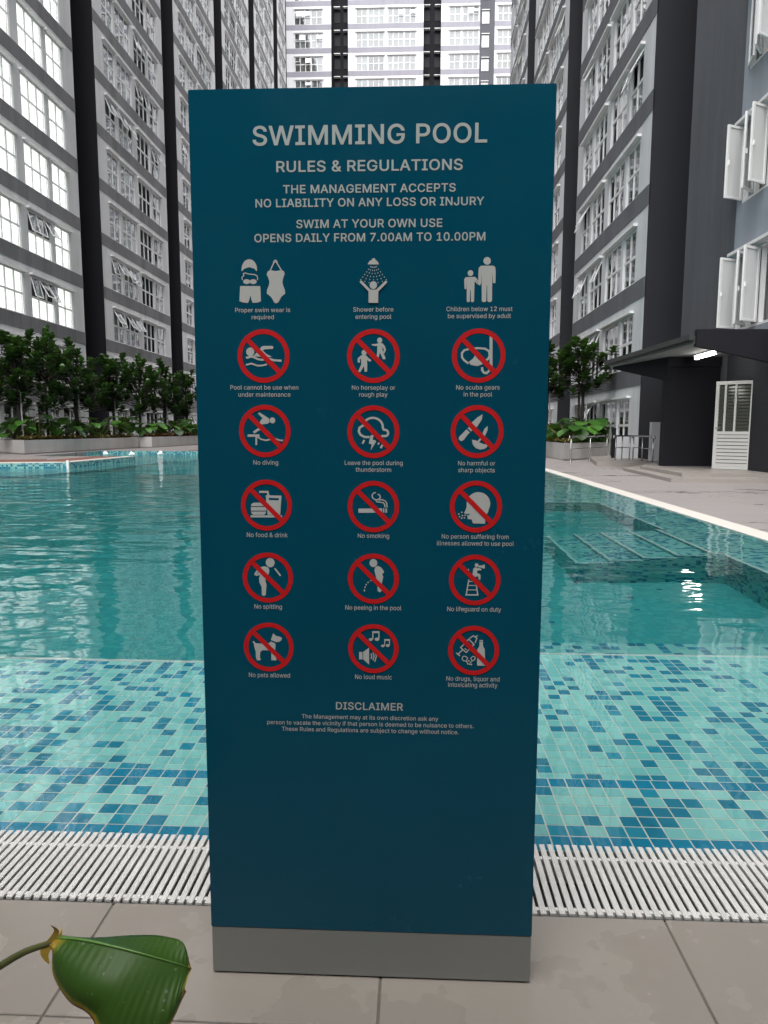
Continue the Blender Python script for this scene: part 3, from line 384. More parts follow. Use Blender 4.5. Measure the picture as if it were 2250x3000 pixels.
GLYPHS = {
 "&":[447,[[[197,-7],[150,-2],[110,12],[78,34],[54,62],[39,96],[34,133],[37,163],[47,189],[85,235],[140,279],[216,335],[237,352],[255,375],[262,405],[258,427],[245,445],[226,457],[201,461],[168,453],[145,431],[137,399],[145,363],[169,327],[204,284],[438,0],[364,0],[171,231],[121,293],[87,344],[78,370],[75,398],[79,430],[91,458],[109,481],[134,499],[165,510],[200,513],[235,510],[266,499],[290,482],[308,459],[320,433],[324,404],[315,362],[291,325],[256,293],[154,217],[110,174],[100,154],[97,131],[100,108],[109,87],[124,70],[143,57],[166,49],[193,46],[223,50],[251,59],[301,95],[321,121],[336,151],[346,186],[349,224],[408,224],[405,180],[397,144],[371,92],[345,62],[333,47],[305,23],[271,7],[234,-3]]]],
 ",":[187,[[[38,-119],[68,71],[137,71],[84,-119]]]],
 ".":[187,[[[95,-4],[78,-1],[63,9],[53,24],[50,41],[53,59],[63,73],[78,83],[95,87],[113,83],[128,73],[138,59],[141,41],[138,24],[128,9],[113,-1]]]],
 "0":[453,[[[227,-7],[174,1],[130,24],[95,62],[69,113],[53,178],[48,254],[53,330],[69,395],[95,447],[130,484],[174,508],[227,516],[279,508],[323,484],[358,447],[384,395],[400,330],[405,254],[400,178],[384,113],[359,62],[323,24],[279,1]],[[227,50],[261,56],[290,74],[313,103],[330,144],[340,194],[344,254],[340,314],[330,365],[313,405],[290,435],[261,453],[227,460],[192,453],[163,435],[140,405],[123,365],[113,314],[109,254],[113,194],[123,144],[140,103],[163,74],[192,56]]]],
 "1":[453,[[[76,0],[76,55],[391,55],[391,0]],[[276,509],[276,0],[212,0],[212,448],[209,448],[86,358],[86,427],[198,509]]]],
 "2":[453,[[[64,0],[64,47],[234,229],[282,282],[311,327],[320,371],[317,397],[308,419],[293,436],[273,449],[224,460],[196,457],[172,447],[153,433],[139,413],[130,390],[127,362],[66,362],[71,405],[86,442],[111,473],[143,496],[182,511],[225,516],[268,511],[306,497],[337,474],[361,445],[376,411],[381,372],[371,318],[336,259],[267,180],[153,60],[153,57],[389,57],[389,0]]]],
 "7":[453,[[[97,0],[323,448],[323,452],[62,452],[62,509],[391,509],[391,449],[165,0]]]],
 "A":[479,[[[16,0],[201,509],[276,509],[463,0],[395,0],[287,302],[264,372],[232,478],[245,478],[213,371],[191,302],[85,0]],[[110,142],[110,199],[370,199],[370,142]]]],
 "B":[456,[[[60,0],[60,509],[241,509],[289,504],[329,491],[359,469],[381,442],[394,410],[398,374],[395,344],[387,320],[356,286],[315,267],[315,262],[339,257],[363,245],[385,227],[402,203],[414,173],[418,136],[413,100],[400,67],[377,39],[344,18],[301,4],[247,0]],[[125,57],[245,57],[296,63],[330,80],[349,105],[355,137],[352,161],[342,184],[327,203],[306,218],[279,228],[248,231],[125,231]],[[125,285],[238,285],[288,296],[308,309],[323,326],[333,348],[336,372],[330,403],[313,429],[283,446],[240,452],[125,452]]]],
 "C":[510,[[[267,-7],[205,1],[150,25],[104,63],[70,115],[48,179],[40,254],[48,329],[70,393],[104,445],[150,484],[205,508],[267,516],[340,504],[373,490],[402,471],[427,447],[448,418],[463,385],[473,348],[408,348],[389,395],[357,428],[315,449],[267,456],[223,450],[184,432],[150,403],[125,364],[109,314],[103,254],[109,194],[125,145],[151,105],[184,76],[223,59],[267,53],[315,60],[357,81],[389,114],[408,160],[473,160],[463,124],[448,91],[428,62],[402,38],[373,19],[341,5],[305,-4]]]],
 "D":[502,[[[219,0],[96,0],[96,57],[215,57],[272,63],[318,81],[354,110],[379,149],[394,198],[399,255],[394,312],[379,361],[354,399],[320,428],[275,446],[221,452],[93,452],[93,509],[225,509],[294,501],[353,478],[399,441],[433,391],[455,329],[462,255],[455,181],[433,119],[398,68],[351,31],[291,8]],[[125,509],[125,0],[60,0],[60,509]]]],
 "E":[418,[[[60,0],[60,509],[372,509],[372,452],[125,452],[125,286],[355,286],[355,229],[125,229],[125,57],[375,57],[375,0]]]],
 "F":[410,[[[60,0],[60,509],[369,509],[369,452],[125,452],[125,278],[346,278],[346,221],[125,221],[125,0]]]],
 "G":[520,[[[269,-7],[205,1],[149,25],[104,64],[69,116],[47,179],[40,254],[47,329],[69,393],[103,445],[149,484],[203,508],[265,516],[304,513],[340,504],[374,489],[403,469],[429,445],[449,416],[465,384],[474,349],[408,349],[387,393],[356,427],[315,448],[265,456],[222,450],[183,432],[150,404],[125,364],[109,314],[103,254],[109,194],[125,145],[151,105],[184,76],[224,59],[269,53],[309,57],[345,71],[374,93],[396,123],[410,160],[415,202],[434,199],[283,199],[283,256],[478,256],[478,200],[471,141],[451,91],[419,50],[377,19],[326,0]]]],
 "H":[517,[[[60,0],[60,509],[125,509],[125,289],[392,289],[392,509],[457,509],[457,0],[392,0],[392,232],[125,232],[125,0]]]],
 "I":[300,[[[31,0],[31,57],[118,57],[118,452],[31,452],[31,509],[269,509],[269,452],[183,452],[183,57],[269,57],[269,0]]]],
 "J":[396,[[[185,-7],[124,3],[75,33],[44,81],[33,145],[33,173],[98,173],[98,145],[104,104],[122,74],[149,56],[185,50],[220,56],[248,74],[266,104],[272,145],[272,509],[336,509],[336,145],[326,81],[294,33],[246,3]]]],
 "L":[393,[[[60,0],[60,509],[125,509],[125,57],[361,57],[361,0]]]],
 "M":[628,[[[60,0],[60,509],[152,509],[277,187],[287,159],[299,123],[311,84],[322,49],[307,49],[318,83],[330,121],[342,158],[352,187],[476,509],[568,509],[568,0],[504,0],[504,291],[504,327],[505,369],[506,413],[507,457],[513,457],[498,409],[482,363],[467,322],[456,291],[342,0],[286,0],[170,291],[159,321],[145,361],[129,408],[112,457],[119,457],[120,416],[121,372],[122,328],[122,291],[122,0]]]],
 "N":[523,[[[60,0],[60,509],[136,509],[343,183],[363,151],[388,107],[414,55],[405,54],[401,108],[399,157],[399,195],[399,509],[463,509],[463,0],[387,0],[202,290],[177,331],[148,381],[108,452],[119,454],[122,384],[124,328],[125,291],[125,0]]]],
 "O":[533,[[[267,-7],[205,1],[150,25],[105,63],[70,115],[48,179],[40,254],[48,329],[70,393],[105,445],[150,484],[205,508],[267,516],[329,508],[384,484],[429,445],[464,393],[486,329],[493,254],[486,179],[464,115],[429,63],[384,25],[329,1]],[[267,53],[310,59],[349,76],[383,105],[408,144],[425,194],[430,254],[425,314],[408,365],[383,404],[349,433],[310,450],[267,456],[223,450],[184,433],[151,404],[125,364],[109,314],[103,254],[109,194],[125,144],[151,105],[184,76],[223,59]]]],
 "P":[444,[[[60,0],[60,509],[235,509],[289,503],[332,487],[366,462],[390,430],[404,391],[409,348],[404,304],[390,265],[366,233],[332,207],[289,191],[235,186],[109,186],[109,242],[233,242],[269,246],[297,256],[318,272],[333,294],[342,319],[344,348],[342,376],[333,402],[318,423],[297,439],[268,449],[232,452],[125,452],[125,0]]]],
 "R":[449,[[[60,0],[60,509],[236,509],[290,504],[333,489],[367,465],[390,433],[405,395],[409,352],[405,309],[390,271],[367,240],[333,217],[289,203],[236,198],[96,198],[96,255],[234,255],[269,258],[298,267],[319,281],[334,300],[342,324],[345,352],[342,380],[334,405],[319,425],[298,440],[269,449],[233,452],[125,452],[125,0]],[[353,0],[230,229],[303,229],[428,0]]]],
 "S":[446,[[[224,-9],[172,-4],[128,9],[91,31],[64,60],[46,96],[38,137],[104,137],[110,110],[123,88],[142,71],[166,59],[224,49],[257,52],[286,60],[311,74],[329,92],[341,114],[346,139],[342,161],[332,179],[296,205],[245,222],[184,239],[128,260],[86,289],[60,326],[52,372],[58,413],[75,448],[102,476],[138,498],[180,511],[227,516],[275,511],[316,498],[351,476],[377,449],[394,415],[401,378],[337,378],[326,412],[302,437],[267,453],[225,459],[194,456],[167,448],[145,435],[129,418],[118,398],[115,376],[119,352],[131,334],[169,308],[212,293],[264,279],[312,264],[359,238],[395,198],[405,171],[408,139],[403,99],[386,64],[360,34],[323,11],[278,-4]]]],
 "T":[448,[[[32,452],[32,509],[417,509],[417,452],[257,452],[257,0],[193,0],[193,452]]]],
 "U":[517,[[[259,-8],[203,-2],[154,15],[114,43],[85,80],[66,124],[60,173],[60,509],[124,509],[124,178],[128,144],[141,113],[160,87],[187,68],[220,56],[259,52],[298,56],[331,68],[357,87],[377,113],[389,144],[393,178],[393,509],[457,509],[457,173],[451,124],[433,80],[403,43],[363,15],[315,-2]]]],
 "W":[686,[[[155,0],[16,509],[82,509],[163,196],[175,145],[187,94],[197,40],[189,40],[200,94],[211,145],[224,196],[306,509],[380,509],[462,196],[474,145],[486,94],[497,40],[488,40],[499,94],[510,145],[523,196],[603,509],[670,509],[530,0],[455,0],[368,323],[351,391],[336,475],[350,475],[335,395],[318,323],[230,0]]]],
 "Y":[472,[[[203,0],[203,208],[16,509],[91,509],[192,344],[222,292],[250,230],[224,230],[251,293],[280,344],[381,509],[455,509],[268,208],[268,0]]]],
 "a":[389,[[[160,-9],[126,-5],[94,5],[68,22],[48,45],[35,73],[30,108],[34,138],[43,161],[58,179],[78,193],[125,211],[178,220],[234,227],[265,235],[273,243],[276,255],[276,257],[267,297],[240,322],[196,331],[149,322],[118,301],[100,274],[41,291],[57,322],[79,346],[104,364],[133,375],[194,384],[239,379],[286,360],[306,343],[322,320],[333,290],[337,251],[337,0],[277,0],[277,52],[272,52],[252,25],[215,1]],[[170,45],[202,49],[228,59],[248,74],[263,93],[272,115],[276,138],[276,190],[259,182],[231,176],[200,171],[175,168],[134,159],[103,139],[95,124],[92,105],[102,72],[130,52]]]],
 "b":[424,[[[229,-8],[198,-5],[172,4],[138,31],[118,59],[112,59],[112,0],[53,0],[53,509],[114,509],[114,319],[118,319],[137,346],[171,373],[197,381],[229,384],[274,378],[313,361],[345,332],[370,293],[385,245],[390,189],[385,133],[370,84],[346,45],[313,16],[274,-2]],[[220,47],[253,51],[279,66],[301,88],[316,117],[325,151],[328,189],[325,227],[316,261],[301,290],[280,311],[253,325],[220,330],[188,325],[161,312],[140,291],[125,263],[116,229],[113,189],[116,150],[125,115],[140,86],[162,65],[188,51]]]],
 "c":[395,[[[207,-8],[159,-2],[117,16],[82,46],[56,85],[40,133],[34,187],[40,243],[56,291],[82,330],[117,360],[159,378],[207,384],[260,377],[305,356],[340,322],[362,277],[303,262],[290,289],[270,311],[242,325],[207,330],[173,325],[145,310],[124,287],[108,258],[99,224],[96,187],[99,151],[108,117],[124,89],[145,66],[173,51],[207,46],[243,52],[271,66],[292,89],[304,117],[363,102],[341,56],[306,21],[261,-1]]]],
 "d":[424,[[[195,-8],[151,-2],[111,16],[79,45],[55,84],[39,133],[34,189],[39,245],[55,293],[79,332],[112,361],[151,378],[196,384],[228,381],[253,373],[287,346],[306,319],[311,319],[311,509],[372,509],[372,0],[313,0],[313,59],[307,59],[287,31],[252,4],[227,-5]],[[205,47],[236,51],[263,65],[284,86],[299,115],[309,150],[312,189],[309,229],[300,263],[284,291],[263,312],[237,325],[205,330],[172,325],[145,311],[124,290],[108,261],[99,227],[96,189],[99,151],[109,117],[124,88],[145,66],[172,51]]]],
 "e":[404,[[[212,-8],[161,-2],[117,16],[82,46],[56,85],[40,132],[34,187],[39,242],[55,290],[81,329],[115,359],[157,378],[205,384],[266,374],[294,361],[319,341],[341,315],[357,282],[368,242],[371,194],[371,169],[75,169],[75,221],[338,221],[310,202],[307,237],[298,269],[283,294],[263,314],[237,326],[205,330],[173,326],[146,313],[125,294],[109,270],[99,241],[96,211],[96,178],[100,139],[110,106],[128,80],[151,61],[179,50],[212,46],[254,53],[285,73],[306,105],[365,91],[353,63],[335,39],[311,19],[283,4],[249,-5]]]],
 "f":[253,[[[228,379],[228,327],[6,327],[6,379]],[[81,0],[81,432],[84,461],[96,486],[113,505],[135,519],[187,530],[222,527],[243,521],[227,468],[215,472],[195,474],[171,470],[154,460],[145,443],[142,419],[142,0]]]],
 "g":[425,[[[207,-151],[168,-148],[134,-140],[82,-110],[51,-69],[101,-41],[122,-66],[154,-88],[207,-97],[249,-92],[282,-75],[304,-47],[311,-6],[311,68],[306,68],[287,41],[252,16],[227,8],[195,5],[152,10],[113,27],[80,53],[55,90],[39,136],[34,191],[39,246],[55,293],[80,332],[112,361],[152,378],[196,384],[228,382],[253,373],[288,346],[308,319],[313,319],[313,379],[372,379],[372,-9],[367,-54],[350,-90],[324,-117],[291,-136],[251,-147]],[[205,59],[237,63],[264,75],[285,95],[300,121],[309,154],[312,193],[309,231],[300,264],[285,291],[264,312],[237,325],[205,330],[172,325],[145,312],[124,290],[109,262],[99,229],[96,193],[99,155],[109,123],[124,96],[145,76],[172,63]]]],
 "h":[410,[[[114,227],[114,0],[53,0],[53,509],[114,509],[114,287],[102,287],[124,332],[152,362],[187,379],[227,384],[264,380],[295,369],[321,349],[341,321],[353,285],[357,240],[357,0],[296,0],[296,235],[290,275],[273,304],[246,323],[210,329],[184,326],[161,317],[141,303],[126,283],[117,257]]]],
 "i":[166,[[[53,0],[53,379],[114,379],[114,0]],[[84,443],[67,446],[54,455],[44,468],[41,483],[44,499],[54,512],[67,521],[84,524],[100,521],[114,512],[123,499],[126,483],[123,468],[114,455],[100,446]]]],
 "j":[166,[[[53,379],[114,379],[114,-30],[111,-63],[102,-90],[86,-113],[65,-129],[37,-139],[4,-143],[-10,-143],[-10,-87],[2,-87],[25,-83],[40,-72],[50,-54],[53,-29]],[[83,443],[67,446],[53,455],[44,468],[41,483],[44,499],[53,512],[67,521],[83,524],[100,521],[114,512],[123,499],[126,483],[123,468],[114,455],[100,446]]]],
 "k":[380,[[[110,137],[110,212],[121,212],[284,379],[360,379],[184,199],[177,199]],[[53,0],[53,509],[114,509],[114,0]],[[294,0],[148,186],[191,229],[372,0]]]],
 "l":[189,[[[139,-2],[101,3],[74,20],[58,47],[53,84],[53,509],[114,509],[114,99],[120,62],[130,54],[146,52],[160,53],[170,54],[181,3],[162,-1]]]],
 "m":[609,[[[53,0],[53,379],[112,379],[112,295],[108,295],[118,323],[132,346],[172,376],[219,386],[257,380],[287,361],[309,331],[321,295],[312,295],[322,321],[337,343],[381,375],[437,386],[468,383],[497,372],[522,354],[541,328],[553,296],[557,255],[557,0],[496,0],[496,254],[490,289],[473,313],[447,326],[419,330],[395,328],[374,320],[345,290],[335,247],[335,0],[274,0],[274,260],[269,288],[253,311],[229,326],[199,330],[158,320],[140,307],[126,289],[117,266],[114,238],[114,0]]]],
 "n":[409,[[[114,227],[114,0],[53,0],[53,379],[112,379],[112,287],[102,287],[124,332],[152,362],[187,379],[227,384],[264,380],[295,369],[321,349],[341,321],[353,285],[357,240],[357,0],[296,0],[296,235],[290,275],[273,304],[246,323],[210,329],[184,326],[161,317],[141,303],[126,283],[117,257]]]],
 "o":[415,[[[207,-8],[159,-2],[117,16],[82,46],[56,85],[40,133],[34,187],[40,243],[56,291],[82,330],[117,360],[159,378],[207,384],[256,378],[299,360],[333,330],[359,291],[376,243],[381,187],[376,133],[359,85],[333,46],[299,16],[256,-2]],[[207,46],[242,51],[270,66],[292,89],[307,117],[316,151],[319,187],[316,224],[307,258],[292,287],[270,310],[242,325],[207,330],[173,325],[145,310],[124,287],[108,258],[99,224],[96,187],[99,151],[108,117],[124,89],[145,66],[173,51]]]],
 "p":[424,[[[53,-143],[53,379],[112,379],[112,319],[118,319],[137,346],[171,373],[197,381],[229,384],[274,378],[313,361],[345,332],[370,293],[385,245],[390,189],[385,133],[370,84],[346,45],[313,16],[274,-2],[229,-8],[198,-5],[173,4],[138,31],[118,59],[114,59],[114,-143]],[[220,47],[253,51],[279,66],[301,88],[316,117],[325,151],[328,189],[325,227],[316,261],[301,290],[280,311],[253,325],[220,330],[188,325],[161,312],[140,291],[125,263],[116,229],[113,189],[116,150],[125,115],[140,86],[162,65],[188,51]]]],
 "q":[424,[[[372,-143],[311,-143],[311,59],[306,59],[287,31],[252,4],[227,-5],[195,-8],[151,-2],[111,16],[79,45],[55,84],[39,133],[34,189],[39,245],[55,293],[79,332],[112,361],[151,378],[196,384],[228,381],[253,373],[287,346],[307,319],[313,319],[313,379],[372,379]],[[205,47],[236,51],[263,65],[284,86],[299,115],[309,150],[312,189],[309,229],[300,263],[284,291],[263,312],[237,325],[205,330],[172,325],[145,311],[124,290],[108,261],[99,227],[96,189],[99,151],[109,117],[124,88],[145,66],[172,51]]]],
 "r":[259,[[[53,0],[53,379],[112,379],[112,321],[115,321],[130,347],[152,367],[181,380],[213,385],[229,384],[243,384],[243,322],[230,324],[207,326],[182,323],[159,315],[140,301],[126,284],[117,262],[114,237],[114,0]]]],
 "s":[365,[[[182,-8],[145,-5],[112,3],[84,18],[62,38],[45,63],[36,94],[94,107],[105,79],[124,60],[150,49],[181,45],[217,50],[244,62],[262,81],[268,103],[265,121],[254,136],[237,147],[212,155],[149,170],[104,186],[72,208],[53,237],[47,274],[51,305],[65,332],[87,354],[115,370],[149,381],[187,384],[223,381],[254,372],[279,358],[299,339],[324,290],[268,277],[258,298],[243,316],[219,328],[187,333],[156,329],[131,317],[114,299],[109,277],[112,258],[124,243],[172,223],[229,209],[275,194],[306,171],[325,142],[331,107],[326,75],[312,47],[290,24],[260,6],[223,-5]]]],
 "t":[227,[[[204,379],[204,327],[6,327],[6,379]],[[65,471],[126,471],[126,98],[128,76],[136,61],[150,53],[170,50],[185,51],[202,54],[213,2],[192,-3],[168,-4],[125,2],[92,21],[72,52],[65,93]]]],
 "u":[410,[[[182,-5],[146,-1],[115,11],[89,31],[69,59],[57,95],[53,139],[53,379],[114,379],[114,144],[119,105],[137,75],[164,56],[200,50],[226,53],[249,62],[268,77],[283,97],[293,122],[296,153],[296,379],[357,379],[357,0],[298,0],[298,92],[307,92],[286,47],[257,17],[222,0]]]],
 "v":[389,[[[163,0],[17,379],[84,379],[165,155],[187,87],[206,21],[184,21],[203,87],[224,155],[305,379],[371,379],[226,0]]]],
 "w":[567,[[[138,0],[23,379],[87,379],[133,214],[154,137],[175,41],[165,41],[186,135],[206,214],[252,379],[316,379],[362,214],[382,136],[402,41],[391,41],[413,135],[434,214],[480,379],[545,379],[429,0],[368,0],[319,172],[305,225],[291,280],[277,338],[291,338],[277,280],[263,225],[248,172],[199,0]]]],
 "x":[378,[[[21,0],[171,218],[171,171],[29,379],[100,379],[147,306],[179,253],[207,206],[175,206],[202,253],[233,306],[282,379],[352,379],[209,169],[209,214],[358,0],[287,0],[231,85],[200,136],[173,182],[205,182],[178,136],[148,85],[91,0]]]],
 "y":[389,[[[47,-139],[61,-86],[71,-87],[104,-89],[130,-74],[151,-36],[163,-1],[17,379],[84,379],[165,155],[187,87],[206,21],[184,21],[202,87],[224,155],[305,379],[371,379],[204,-58],[177,-107],[139,-136],[91,-145],[65,-143]]]],
 " ":[187,[]],
}
# ---------------------------------------------------------------- apartment blocks
FH = 2.915
def unit_frame(n):
    """white frame of a window n panes wide, two rows of panes; origin at sill centre, +y outward"""
    w = {2: 1.5, 3: 2.12}[n]; h = 1.87; t = .055; mb = MB()
    mb.box(-w/2, w/2, -.04, .035, 0, t); mb.box(-w/2, w/2, -.04, .035, h-t, h)
    mb.box(-w/2, -w/2+t, -.04, .035, t, h-t); mb.box(w/2-t, w/2, -.04, .035, t, h-t)
    zm = h*.50
    mb.box(-w/2+t, w/2-t, -.035, .03, zm-.045, zm+.045)
    for k in range(1, n):
        x = -w/2 + w*k/n
        mb.box(x-.04, x+.04, -.032, .027, t, zm-.045); mb.box(x-.04, x+.04, -.032, .027, zm+.045, h-t)
    mb.box(-w/2-.03, w/2+.03, .035, .085, -.035, .012)
    return mb, w, h, zm, t
FR = {}; HOOD = {}; CUR = {}; PANE = {}; GLZ = {}; SASH = {}; FARW = {}
for n in (2, 3):
    mb, w, h, zm, t = unit_frame(n)
    FR[n] = mb.mesh('window_frame', M['upvc'])
    hb = MB(); hb.box(-w/2-.12, w/2+.12, 0.003, .16, h+.02, h+.10); HOOD[n] = hb.mesh('window_hood', M['white'])
    cb = MB(); k = 10*n
    for i in range(k):
        x0 = -w/2+.03+(w-.06)*i/k; x1 = -w/2+.03+(w-.06)*(i+1)/k; d0 = -.16 - (.03 if i % 2 else 0); d1 = -.16 - (0 if i % 2 else .03)
        cb.face([(x0, d0, .02), (x1, d1, .02), (x1, d1, h-.02), (x0, d0, h-.02)])
    CUR[n] = cb.mesh('curtain', M['curtain'])
    pw = w/n-.08; ph = zm-.045-t
    pb = MB(); pb.box(-pw/2, pw/2, -.004, .004, 0, ph); PANE[n] = (pb.mesh('window_pane', M['glass']), pw, ph, zm, t, w, h)
    gb = MB()
    for i in range(n):
        x = -w/2 + w*(i+.5)/n
        gb.box(x-pw/2, x+pw/2, -.004, .004, t, t+ph); gb.box(x-pw/2, x+pw/2, -.004, .004, zm+.045, zm+.045+ph)
    GLZ[n] = gb.mesh('glazing', M['glass'])
    # a top-hung sash, hinge on the x axis at z=0, hanging down
    sb = MB(); sh = ph+.07; sw = pw+.07
    sb.box(-sw/2, sw/2, .0, .035, -.045, 0); sb.box(-sw/2, sw/2, 0, .035, -sh, -sh+.045)
    sb.box(-sw/2, -sw/2+.045, 0, .035, -sh+.045, -.045); sb.box(sw/2-.045, sw/2, 0, .035, -sh+.045, -.045)
    sb.box(-sw/2+.045, sw/2-.045, .012, .02, -sh+.045, -.045, 1)
    SASH[n] = sb.mesh('open_sash', [M['upvc'], M['glass']])
LAY = [(1.95, 2), (4.08, 3), (6.82, 3), (8.95, 2)]      # window centres within a 10.9 m bay
class Block:
    def __init__(s, root, O, U, N, mats):
        s.root = root; s.O = Vector(O); s.U = Vector(U); s.N = Vector(N); s.mats = mats
        s.rot = math.atan2(N[1], N[0]) - math.pi/2; s.far = MB(); s.wall = MB(); s.count = 0
        s.bandmesh = {}
    def P(s, u, w, z): return s.O + s.U*u + s.N*w + Vector((0, 0, z))
    def q(s, u0, u1, z0, z1, w=0.0, mi=0):
        s.wall.face([s.P(u0, w, z0), s.P(u1, w, z0), s.P(u1, w, z1), s.P(u0, w, z1)], mi)
    def bay(s, u0, u1, wins, z0, nfl, lo=.0, bandh=.64, near=lambda u, z: True, panes=lambda u, z: False, style=lambda u, z, n: 0):
        """z0 = top of the first band; windows sit on each band"""
        D = .14
        s.q(u0, u1, -.5, z0-FH)
        for f in range(-1, nfl):
            zb = z0 + FH*f; zn = zb + FH - bandh; zt = zb + 1.87
            if zt > 62: break
            s.q(u0, u1, zt, zn)                        # lintel zone
            xs = [(u0+c-w/2, u0+c+w/2, n) for c, n in wins for w in ({2: 1.5, 3: 2.12}[n],)]
            a = u0
            for (x0, x1, n) in xs:
                s.q(a, x0, zb, zt); a = x1
                for (p, q_) in ((x0, x0), (x1, x1)):
                    s.wall.face([s.P(p, 0, zb), s.P(p, -D, zb), s.P(p, -D, zt), s.P(p, 0, zt)])
                s.wall.face([s.P(x0, 0, zt), s.P(x1, 0, zt), s.P(x1, -D, zt), s.P(x0, -D, zt)])
                s.wall.face([s.P(x0, 0, zb), s.P(x1, 0, zb), s.P(x1, -D, zb), s.P(x0, -D, zb)])
                s.window((x0+x1)/2, zb, n, near, panes, style)
            s.q(a, u1, zb, zt)
            # the band itself, standing 2 cm proud
            if f < 0: continue
            L = round(u1-u0, 2)
            if (L, bandh) not in s.bandmesh:
                b = MB(); b.box(-L/2, L/2, -.05, .02, -bandh, 0); s.bandmesh[(L, bandh)] = b.mesh('floor_band', s.mats['band'])
            m4 = Matrix.Translation(s.P((u0+u1)/2, 0, zb)) @ Matrix.Rotation(s.rot, 4, 'Z')
            place('floor_band', s.bandmesh[(L, bandh)], s.root, m4)
    def window(s, u, z, n, near, panes, style):
        m4 = Matrix.Translation(s.P(u, -.07, z+.001)) @ Matrix.Rotation(s.rot, 4, 'Z')
        if not near(u, z) or s.count >= 298:
            for me, mi in ((FR[n], 0), (GLZ[n], 1), (CUR[n], 2 + random.choice((0, 0, 1, 2))), (HOOD[n], 5)):
                s.far.add([m4 @ v.co for v in me.vertices] if me is not HOOD[n] else [m4 @ (v.co+Vector((0, .07, 0))) for v in me.vertices], [tuple(p.vertices) for p in me.polygons], mi)
            return
        s.count += 1
        w = place('window', FR[n], s.root, m4)
        place('hood', HOOD[n], w, Matrix.Translation((0, .07, 0)))
        st = style(u, z, n)
        pm, pw, ph, zm, t, W, H = PANE[n]
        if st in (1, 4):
            b = MB(); b.box(-W/2+.03, W/2-.03, -.075, -.07, .02, H-.02 if st == 1 else zm-.03); b.build('pane_or_sky_glow', M['pane_or_sky_glow'], w)  # added glowing sheet in place of bright sky reflected by the panes
            if st == 4:
                place('curtain', ROOMDARK[n], w)  # dark sheet painted as the unlit room, no cloth here
        else: place('curtain', CUR[n], w)
        opens = set()
        if st == 2: opens = set(random.sample(range(n), random.randint(1, n)))
        if st == 3: opens = set(range(n))
        if st == 4: opens = set(range(n))
        if panes(u, z):
            for i in range(n):
                x = -W/2+W*(i+.5)/n
                place('pane', pm, w, Matrix.Translation((x, 0, t)))
                if i not in opens: place('pane', pm, w, Matrix.Translation((x, 0, zm+.045)))
        else: place('glazing', GLZ[n], w)
        for i in opens:
            x = -W/2+W*(i+.5)/n
            place('open_sash', SASH[n], w, Matrix.Translation((x, .036, H-.04)) @ Matrix.Rotation(R(random.choice((14, 22, 30))), 4, 'X'))
    def recess(s, u0, u1, depth, z1, back='dark'):
        k = {'dark': 1}[back]
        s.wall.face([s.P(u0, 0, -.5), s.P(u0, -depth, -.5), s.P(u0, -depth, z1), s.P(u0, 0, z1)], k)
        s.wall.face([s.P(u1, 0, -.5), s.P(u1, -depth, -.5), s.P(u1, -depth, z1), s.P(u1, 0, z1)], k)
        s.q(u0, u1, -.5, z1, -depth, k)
        b = MB(); kk = 0
        z = 4.6
        while z < z1:
            z += FH
    def finish(s, far_kind=True):
        s.wall.build('wall', [s.mats['wall'], s.mats.get('gap', M['dark']), M['dark2'], M['shaded_wall_r']], s.root)
        if s.far.f:
            c = [plain_cached(k) for k in ((.05, .052, .055), (.2, .2, .2), (.38, .38, .37))]
            o = s.far.build('window', [M['upvc'], M['glass'], *c, M['white']], s.root); tag(o, kind='stuff')
_pc = {}
def plain_cached(c):
    if c not in _pc: _pc[c] = plain('far_curtain', c, .9, .1)
    return _pc[c]
ROOMDARK = {}
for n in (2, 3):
    w = {2: 1.5, 3: 2.12}[n]; b = MB(); b.box(-w/2+.03, w/2-.03, -.3, -.28, .02, 1.85); ROOMDARK[n] = b.mesh('dark_room', M['ink'])

# left block
XL = -17.5
left = empty('apartment_block', (XL, 60, 0), 0, 'long light grey apartment block with mid grey floor bands on the left of the pool', 'building')
left.location = (0, 0, 0)
L = Block(left, (XL, 0, 0), (0, 1, 0), (1, 0, 0), dict(wall=M['wall_l'], band=M['band_l']))
def near_l(u, z): return u > 24 and z < 2.5 + u*.60
def panes_l(u, z): return 28 < u < 50 and z < 22
def style_l(u, z, n):
    if u < 38 and u > 24:
        if abs(u-33.5) < 1.2 and 5 < z < 10.5: return 4
        if z < 4: return 0
        return 1
    if 40 < u < 45 and (abs(z-6.1) < .3 or abs(z-9.03) < .3 or abs(z-17.8) < .3): return 3
    return 2 if random.random() < .12 else 0
for k in range(-2, 6):
    u0 = 26.6 + 13.45*k; u1 = u0+10.9
    if k == 5: u1 = 99.8
    wins = LAY if k < 5 else LAY[:2]
    L.bay(u0, u1, wins, 3.2, 21, near=near_l, panes=panes_l, style=style_l)
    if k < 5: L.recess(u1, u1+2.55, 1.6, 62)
L.finish()
mb = MB(); mb.box(XL-14, XL-1.7, -8, 112, -1, 62.5); mb.build('building_core', M['core'], left)
mb = MB(); mb.box(XL-1.8, XL+.25, -1, 99.8, 62, 63); mb.build('roof_parapet', M['white'], left)
# ground storey: pale fascia and shop front openings
for k in range(-1, 5):
    mb = MB(); mb.box(XL-.05, XL+.018, 26.6+13.45*k, 37.5+13.45*k, 2.24, 2.559); mb.build('ground_fascia', M['band_l'], left)

